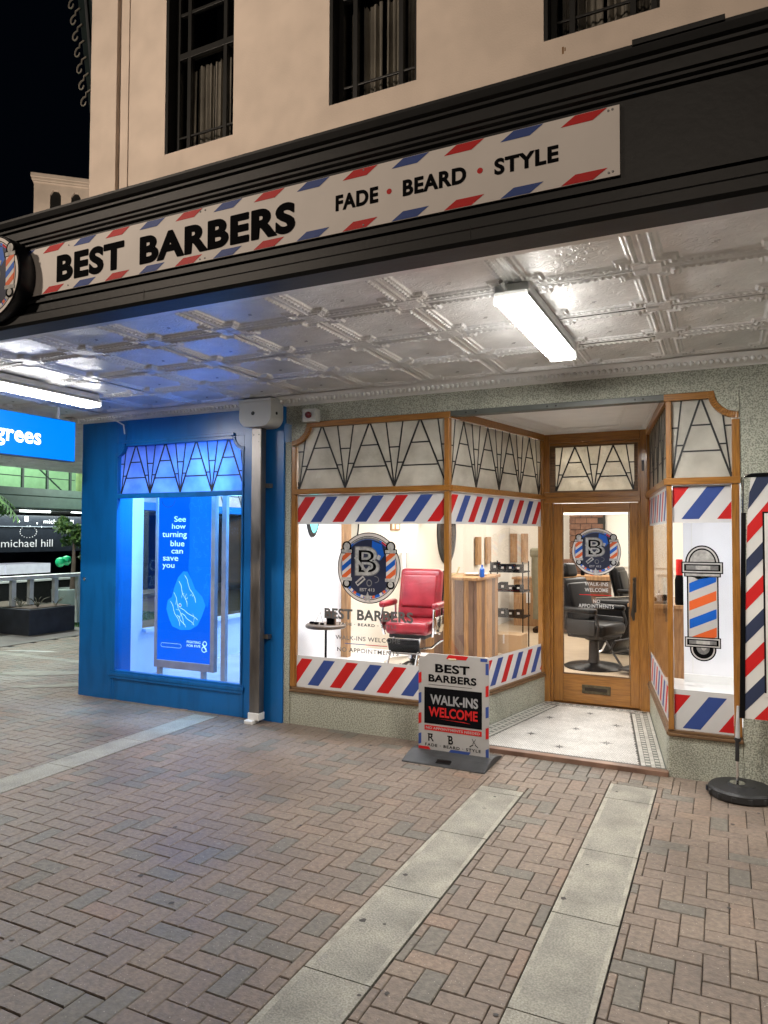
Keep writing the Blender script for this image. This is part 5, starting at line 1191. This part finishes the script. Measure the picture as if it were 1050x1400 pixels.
F.rect(-2.240, .266, -1.748, .560, vinyl_k, 1); F.text('WALK-INS', -2.188, .425, -1.780, .505, mat('chalk_grey', (.33, .33, .34), .5), 2, off=.03); F.text('WELCOME', -2.202, .325, -1.783, .405, vinyl_r, 2, off=.03)
F.poly([(-2.12, .312), (-1.84, .300), (-1.90, .309)], vinyl_r, 2)
F.rect(-2.238, .212, -1.750, .252, vinyl_r, 1); F.text('NO APPOINTMENTS NEEDED', -2.225, .222, -1.765, .242, corflute, 2, off=.02, sp=1.05)
F.text('FADE · BEARD · STYLE', -2.232, .083, -1.758, .107, vinyl_k, 1, off=.02, sp=1.25)
F.text('R', -2.205, .125, -2.155, .185, vinyl_k, 1, off=.015); F.rect(-2.21, .178, -2.165, .186, vinyl_k, 1.2); F.text('B', -2.03, .118, -1.99, .185, vinyl_k, 1, off=.02); F.rect(-2.04, .178, -2.0, .186, vinyl_k, 1.2)
F.line((-1.83, .185), (-1.80, .14), .004, vinyl_k, 1); F.line((-1.80, .185), (-1.825, .145), .004, vinyl_k, 1.3); F.line((-1.82, .14), (-1.85, .122), .006, vinyl_k, 1.5); F.line((-1.805, .14), (-1.78, .122), .006, vinyl_k, 1.7)
F.build('board_lettering', bd)
G().rbox(-2.03, 5.438, .793, -1.965, 5.442, .808, .002, 2).build('handle_slot', mat('slot_glow', (.75, .66, .45), .5), bd)
# base: folded rubber trapezoid
prof = [(5.215, 0), (5.22, .012), (5.34, .045), (5.42, .056), (5.48, .056), (5.56, .045), (5.685, .012), (5.695, 0)]
g = G(); vs = []; n = len(prof)
for (x, s_) in ((-2.345, 1), (-1.655, 1)):
    for (y, z) in prof: vs.append((x, y, z))
g._add(vs, [(i, i+1, n+i+1, n+i) for i in range(n-1)]+[list(range(n)), list(range(n, 2*n)), (0, n, 2*n-1, n-1)])
g.build('rubber_base', rubber_g, t, bevel=.006)
G().rbox(-2.07, 5.245, .008, -1.945, 5.30, .034, .010, 3, R=Matrix.Rotation(math.radians(15), 3, 'X')).build('grip_hole', leather_k, t, smooth=True)

t = thing('feather_flag', 'tall striped advertising banner on a black pole at the right edge', 'banner', (.12, 5.42, 0))
Fy = 5.57
g = G(); g.lathe([(.19, 0), (.203, .015), (.203, .055), (.19, .07), (.085, .078), (.08, .088), (.02, .09)], (.085, Fy, 0), n=40, sx=1.05); 
g.rbox(.26, Fy-.09, .0, .36, Fy+.09, .06, .02, 3)
bs_ = g.build('flag_base', rubber, t, smooth=True)
g = G()
for k in range(14):
    a = k*math.tau/14; g.rbox(.085+.208*math.cos(a)-.02, Fy+.196*math.sin(a)-.01, .008, .085+.208*math.cos(a)+.02, Fy+.196*math.sin(a)+.01, .05, .008, 2)
g.build('base_grip', rubber, bs_)
G().lathe([(.05, .088), (.05, .092), (.0, .092)], (.06, Fy, 0), n=24).tube([(.06, Fy, .09), (.06, Fy, .24)], .011, 12).build('ground_spike', chrome, t, smooth=True)
G().tube([(.06, Fy, .24), (.062, Fy, .38)], .014, 12).tube([(.062, Fy, .38), (.066, Fy, .40)], .022, 12).build('pole_sleeve', rubber, t, smooth=True)
G().tube([(.064, Fy, .40), (.07, Fy, .62)], [.016, .010], 10).build('pole_tip', mat('clear_plastic', (.5, .5, .5), .2), t, smooth=True)
def fx(z): return .078+.026*(z-.54)/1.4
g = G(); g.prism([(fx(.54), .54), (fx(.54)+.034, .54), (fx(1.97)+.03, 1.97), (fx(1.97), 1.97)], 'y', Fy-.012, Fy+.012); g.build('pole_pocket', leather_k, t, bevel=.004)
G().tube([(.115, Fy, 1.96), (.12, Fy, 2.2), (.135, Fy, 2.235), (.17, Fy, 2.24)], .005, 8).build('pole_wire', chrome, t, smooth=True)
FL = [(.108, .54), (.80, .54), (.80, 2.255), (.17, 2.245), (.155, 2.1), (.142, 1.95), (.128, 1.5), (.116, 1.0)]
fabric_w = mat('flag_white', (.66, .64, .60), .7, var=.03); navy_f = mat('flag_navy', (.02, .03, .075), .7)
g = G(); g.prism(FL, 'y', Fy-.003, Fy+.003); fb = g.build('banner_cloth', fabric_w, t)
F = Flat(y=Fy-.004)
def leftx(z):
    pts = [(.54, .108), (1.0, .116), (1.5, .128), (1.95, .142), (2.1, .155), (2.245, .17)]
    for (a, xa), (b, xb) in zip(pts[:-1], pts[1:]):
        if a <= z <= b: return xa+(xb-xa)*(z-a)/(b-a)
    return .17
k = 0; zz = -.35
while zz < 2.3:
    # band rising to the right: z = zz + 1.15*(x-.108)
    pl = [(.108, zz), (.80, zz+.80), (.80, zz+.92), (.108, zz+.12)]
    q = clip_poly(pl, .108, .541, .80, 2.22)
    if len(q) > 2:
        q2 = []
        for p in q: q2.append((max(p[0], leftx(p[1])+.001), p[1]))
        F.poly(q2, vinyl_r if k % 2 else navy_f, 1)
    k += 1; zz += .234
F.rect(.235, .70, .80, 1.975, leather_k, 3); F.rect(.247, .712, .80, 1.963, fabric_w, 4); F.poly([(.235, .70), (.262, .70), (.262, .727), (.235, .727)], fabric_w, 5); F.poly([(.12, 2.215), (.80, 2.225), (.80, 2.254), (.172, 2.244)], leather_k, 5)
F.build('banner_print', fb)

# hanging light sign at left -----------------------------------------------
t = thing('hanging_light_sign', 'glowing blue box sign with white lettering hanging under the canopy', 'sign', (-6.2, 4.5, 2.6))
G().box(-6.32, 3.42, 2.565, -6.205, 5.34, 2.992).build('sign_case', mat('sign_case_blue', (.01, .08, .25), .4), t, bevel=.003)
G().box(-6.2045, 3.43, 2.572, -6.200, 5.332, 2.985).build('sign_face', sign_e, t)
T, _ = wallframe((-6.199, 3.4), (-6.199, 5.4))
# local x runs along +Y here; the visible side faces +X
T2 = Matrix.Translation((-6.199, 0, 0)) @ Matrix.Rotation(math.radians(90), 4, 'Z')
F = Flat(T2, y=-.0006); F.text('grees', 4.42, 2.645, 4.918, 2.812, sign_w, 1, off=.02, sp=1.03); F.build('sign_lettering', t)
for yy in (3.9, 5.17): G().tube([(-6.26, yy, 2.99), (-6.26, yy, 3.13)], .014, 8).build('hanging_rod', white_gloss, t)

# ================================================================== FAR SIDE OF THE PLAZA
fb = thing('jewellery_store', 'dark jewellery store michael hill across the plaza under a green balcony', 'store', (-16, 12, 0))
XF = -16.0
G().box(XF-3, 6, 0, XF-2.9, 22, 2.45).box(XF-.1, 14.4, 0, XF, 22, 2.45).build('store_wall', mat('store_black', (.014, .017, .024), .3), fb)
G().box(XF-.08, 6, 1.35, XF, 14.4, 2.28).build('store_fascia', mat('store_black', (.014, .017, .024)), fb)
G().box(XF-.02, 6, 1.985, XF+.03, 14.4, 2.0).build('fascia_strip', mat('grey_strip', (.25, .28, .32), .4), fb)
T2 = Matrix.Translation((XF+.01, 0, 0)) @ Matrix.Rotation(math.radians(90), 4, 'Z')
lt = mat('store_letter', (.5, .5, .5), .4, emis=(.75, .75, .8), es=.28)
F = Flat(T2, y=-.002); F.text('michael hill', 11.62, 1.475, 13.10, 1.665, lt, 1, off=-.006); F.build('store_lettering', fb)
F = Flat(T2, y=-.002); F.text('michael hill', 12.81, 2.08, 13.75, 2.19, lt, 1); F.build('store_lettering', fb)
F = Flat(T2, y=-.002)
for k in range(18):
    a = k*math.tau/18; F.ell(12.37+.24*math.cos(a), 1.86+.15*math.sin(a), .014, .011, lt, 1, n=6)
F.rect(12.25, 2.13, 12.36, 2.25, sign_w, 1); F.ell(12.1, 2.12, .02, .02, sign_w, 1, n=8); F.ell(12.62, 2.08, .02, .02, sign_w, 1, n=8); F.ell(12.75, 1.99, .02, .02, sign_w, 1, n=8)
F.build('point_lights', fb, kind='stuff')
cnt = mat('case_glow', (.6, .62, .66), .3, emis=(.7, .75, .85), es=.35)
for y in (9.6, 11.2, 12.0):
    G().box(XF-1.2, y, .78, XF-.3, y+(1.55 if y < 11 else .76 if y < 12 else 1.3), 1.03).build('display_case', cnt, fb)
G().box(XF-1.1, 6, 0, XF-.35, 13.2, .75).build('case_plinth', vinyl_k, fb)
G().box(XF-3, 6, -.001, XF+1.2, 22, .12).build('store_step', mat('store_step_m', (.42, .42, .38), .6), fb)
gb = thing('green_balcony', 'pale green balcony storey with dark posts above the jewellery store', 'balcony', (-15.5, 12, 2.4))
gm = mat('green_beam', (.10, .155, .13), .5); pm = mat('green_post', (.03, .05, .045), .5)
G().box(-15.6, 5, 2.45, -15.3, 22, 2.74).box(-15.55, 5, 2.74, -15.25, 22, 2.93).build('balcony_beam', gm, gb, bevel=.01)
G().box(-18.6, 5, 2.40, -15.6, 22, 2.45).build('balcony_soffit', mat('soffit_dull', (.40, .42, .40), .6), gb)
G().box(-17.0, 5, 2.93, -16.9, 22, 6).build('green_wall', mat('green_wall_m', (.30, .46, .28), .7, var=.1), gb)
for y in (10.3, 11.75, 12.45, 13.15): G().box(-15.5, y, 2.93, -15.44, y+.05, 4.6).build('balcony_post', pm, gb)
G().box(-15.52, 13.4, 2.93, -15.2, 13.55, 4.6).build('pale_pilaster', mat('pale_green', (.42, .5, .25), .6), gb)
G().tube([(-15.45, 12.2, 3.45), (-15.45, 12.9, 2.93)], .02, 6).tube([(-15.45, 10, 3.22), (-15.45, 13.3, 3.22)], .012, 6).build('balcony_brace', pm, gb)
area('balcony_fill', (-16.2, 12.2, 5.2), .5, 4, 160, (.7, 1.0, .75), look=(0, 0, -1))  # added fill over the balcony, no lamp built for it
for i, (y0, y1, z) in enumerate(((12.0, 12.85, 2.36), (13.55, 15.2, 2.38))):
    t = thing('far_tube_lamp', ['short lit tube lamp above the michael hill lettering', 'lit tube lamp above the tree at the blue corner'][i], 'ceiling lamp', (-15.8, y0, z), 'tube lamps of the far store')
    G().box(-15.85, y0, z, -15.78, y1, z+.05).build('lamp_tube', far_tube, t); G().box(-15.86, y0, z+.05, -15.77, y1, z+.09).build('lamp_body', white_pt, t)
area('far_store_light', (-15.8, 11.5, 2.32), .3, 5.5, 90, (.9, 1, .95))
area('far_canopy_fill', (-12.2, 9.3, 3.05), .3, 2.5, 110, (.95, 1, .97))  # added fill to brighten the planter and railing area, no fitting
area('balcony_front_fill', (-13.4, 13.5, 3.4), .4, 1.5, 60, (.85, 1, .9), look=(-1, 0, .1))  # added fill aimed at the balcony front, no fitting
# concrete planter
t = thing('planter_box', 'dark concrete planter box in front of the white railing', 'planter', (-11.7, 9.1, 0))
G().box(-12.9, 8.64, 0, -11.1, 9.62, .46).build('planter_shell', concrete, t, bevel=.01); G().box(-12.85, 8.69, .44, -11.15, 9.57, .475).build('planter_soil', bark, t)
for k in range(3):
    g = G(); cx, cy = [(-11.35, 9.0), (-11.6, 8.85), (-11.25, 9.3)][k]
    for j in range(9):
        a = random.uniform(0, 6.28); l = random.uniform(.1, .22)
        g.tube([(cx, cy, .47), (cx+.5*l*math.cos(a), cy+.5*l*math.sin(a), .47+l*.7), (cx+l*math.cos(a), cy+l*math.sin(a), .47+l*.9)], [.008, .007, .002], 4)
    tag(g.build('succulent', mat('dry_leaf', (.12, .12, .08), .7)), ['spiky grey-green succulent at the near corner of the planter', 'spiky succulent in the left part of the planter', 'spiky succulent at the right end of the planter'][k], 'plant', 'succulents in the planter')
t = thing('white_railing', 'white post and rail fence behind the dark planter', 'railing', (-11.9, 9, 0))
rm = mat('rail_white', (.8, .84, .8), .5)
G().box(-11.95, 7.2, .95, -11.75, 11.2, 1.02).build('top_rail', rm, t, bevel=.004)
for y in (8.32, 8.83, 9.2, 9.75, 10.3): G().box(-11.9, y, .02, -11.82, y+.085, .95).build('rail_post', rm, t)
t = thing('lattice_screen', 'low black lattice screen behind the white railing', 'screen', (-14, 11, 0))
G().box(-14.3, 8, .2, -14.26, 13.4, .72).build('lattice_panel', mat('lattice_black', (.012, .012, .014), .6, var=.5, vs=40), t); G().box(-14.33, 8, .72, -14.22, 13.4, .76).build('lattice_rail', rm, t)
G().box(-14.5, 8, .0, -14.1, 13.4, .2).build('kerb', mat('kerb_pale', (.45, .43, .36), .7), kind='structure')
t = thing('round_planter_pot', 'large grey-green tapered pot holding the small tree', 'pot', (-13.2, 11.2, 0))
G().lathe([(.20, 0), (.32, .1), (.37, .3), (.39, .58), (.36, .6), (.34, .56), (.01, .54)], (-13.2, 11.3, 0), n=28).build('pot_shell', mat('pot_green', (.22, .27, .25), .5), t, smooth=True)
def tree(label, cx, cy, z0, h, r, m1, m2, n=900, palm=False):
    t = thing('palm_tree' if palm else 'small_tree', label, 'tree', (cx, cy, z0))
    G().tube([(cx, cy, z0), (cx+.04, cy, z0+h*.4), (cx-.03, cy+.05, z0+h*.7)], [.06, .045, .02], 8).build('trunk', bark, t, smooth=True)
    V = []; Fc = []
    if palm:
        for k in range(16):
            a = random.uniform(0, 6.28); L_ = r*random.uniform(.8, 1.2); up_ = random.uniform(.1, .7); pr = None
            for s_ in range(12):
                u = s_/11; p = Vector((cx+L_*u*math.cos(a), cy+L_*u*math.sin(a), z0+h*.7+up_*L_*u-.9*L_*u*u))
                if pr is not None:
                    for sd in (-1, 1):
                        q = p+Vector((-math.sin(a)*sd*.22*r, math.cos(a)*sd*.22*r, -.12*r)); o_ = len(V); V += [tuple(pr), tuple(p), tuple(q)]; Fc.append((o_, o_+1, o_+2))
                pr = p
    else:
        cl = [(Vector((random.gauss(0, .45), random.gauss(0, .45), random.gauss(0, .4)))*r, random.uniform(.22, .4)*r) for _ in range(16)]
        for k in range(n):
            c, rr = random.choice(cl); d = Vector((random.gauss(0, 1), random.gauss(0, 1), random.gauss(0, .7))).normalized()*rr*random.random()**.4
            p = Vector((cx, cy, z0+h*.75))+c+d; s_ = random.uniform(.035, .07); n1 = Vector((random.gauss(0, 1), random.gauss(0, 1), random.gauss(0, 1))).normalized(); n2 = n1.orthogonal().normalized()
            o_ = len(V); V += [tuple(p+n1*s_), tuple(p+n2*s_*.5), tuple(p-n1*s_), tuple(p-n2*s_*.5)]; Fc.append((o_, o_+1, o_+2, o_+3))
    g = G(); g._add(V, Fc)
    for i in range(len(g.m)): g.m[i] = random.choice([0, 0, 1])
    g.build('crown', [m1, m2], t)
tree('small leafy tree in the grey pot beside the blue shop corner', -13.2, 11.35, .5, 1.65, .48, leaf_m, leaf_l, 1500)
tree('palm fronds in front of the green balcony at the left edge', -13.4, 9.3, .0, 3.7, .6, leaf_m, leaf_m, palm=True)
for i, (yy, zz_) in enumerate(((10.02, 1.24), (10.17, 1.27))):
    o = G().lathe([(.004, -.10), (.05, -.085), (.09, -.03), (.095, .02), (.07, .075), (.004, .1)], (-12.0, yy, zz_), n=18).build('green_balloon', mat('balloon_green', (.01, .42, .16), .3), smooth=True)
    tag(o, ['green balloon, the left one of the pair above the white railing', 'green balloon, the right one of the pair above the white railing'][i], 'balloon', 'green balloons over the railing')
# artificial turf patch
g = G()
random.seed(11)
for k in range(5000):
    x = random.uniform(-13.9, -11.0); y = random.uniform(9.9, 12.6); a = random.uniform(0, 6.28); h = random.uniform(.02, .045)
    o_ = len(g.v); g.v += [(x, y, .004), (x+.02*math.cos(a), y+.02*math.sin(a), .004), (x+.01, y+.01, .004+h)]; g.f.append([o_, o_+1, o_+2]); g.m.append(0)
g.box(-13.9, 9.9, .001, -11.0, 12.6, .006)
o = g.build('artificial_turf', mat('turf', (.05, .13, .03), .8, var=.2), kind='stuff'); tag(o, 'green artificial turf under the potted tree', 'grass')

# far building with arched openings
ab = thing('arched_tower', 'pale building top with two narrow arched openings on the skyline', 'building', (-20, 17, 0))
T = Matrix.Translation((-20.75, 16, 0)) @ Matrix.Rotation(math.atan2(.656, .755), 4, 'Z')
xs2 = [0, .55, 1.15, 2.15, 2.75, 9]
g = G(T)
for a, b in ((0, .50), (.84, 1.16), (1.46, 10)): g.box(a, 0, 0, b, .4, 13.6)
for a, b in ((.50, .84), (1.16, 1.46)): g.box(a, 0, 0, b, .4, 8); g.box(a, 0, 13.42, b, .4, 13.6); g.prism([(a, 13.42), (a, 13.25), (a+.10, 13.42)], 'y', 0.001, .4).prism([(b, 13.42), (b, 13.25), (b-.10, 13.42)], 'y', 0.001, .4)
g.box(0, .4, 0, .3, 6, 13.6); g.build('tower_wall', stucco, ab)
g = G(T); g.box(-.04, -.04, 13.6, 10, .45, 13.66); g.box(-.07, -.07, 13.66, 10, .45, 13.75); g.box(-.10, -.10, 13.75, 10, .45, 13.90); g.box(-.10, .45, 13.6, .3, 6, 13.90); g.build('tower_cornice', stucco, ab, bevel=.02)
G(T).box(.35, .8, 7, 5, .9, 13.55).build('tower_void', dark_room, ab)
for (a, b) in ((.50, .84), (1.16, 1.46)): G(T).box(a, .12, 8, b, .16, 13.4).build('louvre', black_frame, ab)
area('tower_fill', (-16.5, 11.5, 6.5), .5, .5, 230, WARM, look=(-.35, 1, 1.1), spread=120)  # added fill that brightens the tower top, no floodlight built

# street lamps behind the camera
for i, (lx, ly, lz, pw) in enumerate(LAMPS):
    t = thing('street_lamp', ['street lamp on the far kerb towards the plaza', 'street lamp on the far kerb straight behind the viewpoint'][i], 'street lamp', (lx, ly-.6, 0), 'street lamps along the road')
    G().tube([(lx, ly-.6, 0), (lx, ly-.6, lz-.4), (lx, ly-.45, lz), (lx, ly-.2, lz+.05)], [.09, .06, .05, .04], 12).build('lamp_post', charcoal, t, smooth=True)
    G().rbox(lx-.32, ly-.32, lz-.02, lx+.32, ly+.2, lz+.08, .04, 3).build('lamp_head', charcoal, t, smooth=True)
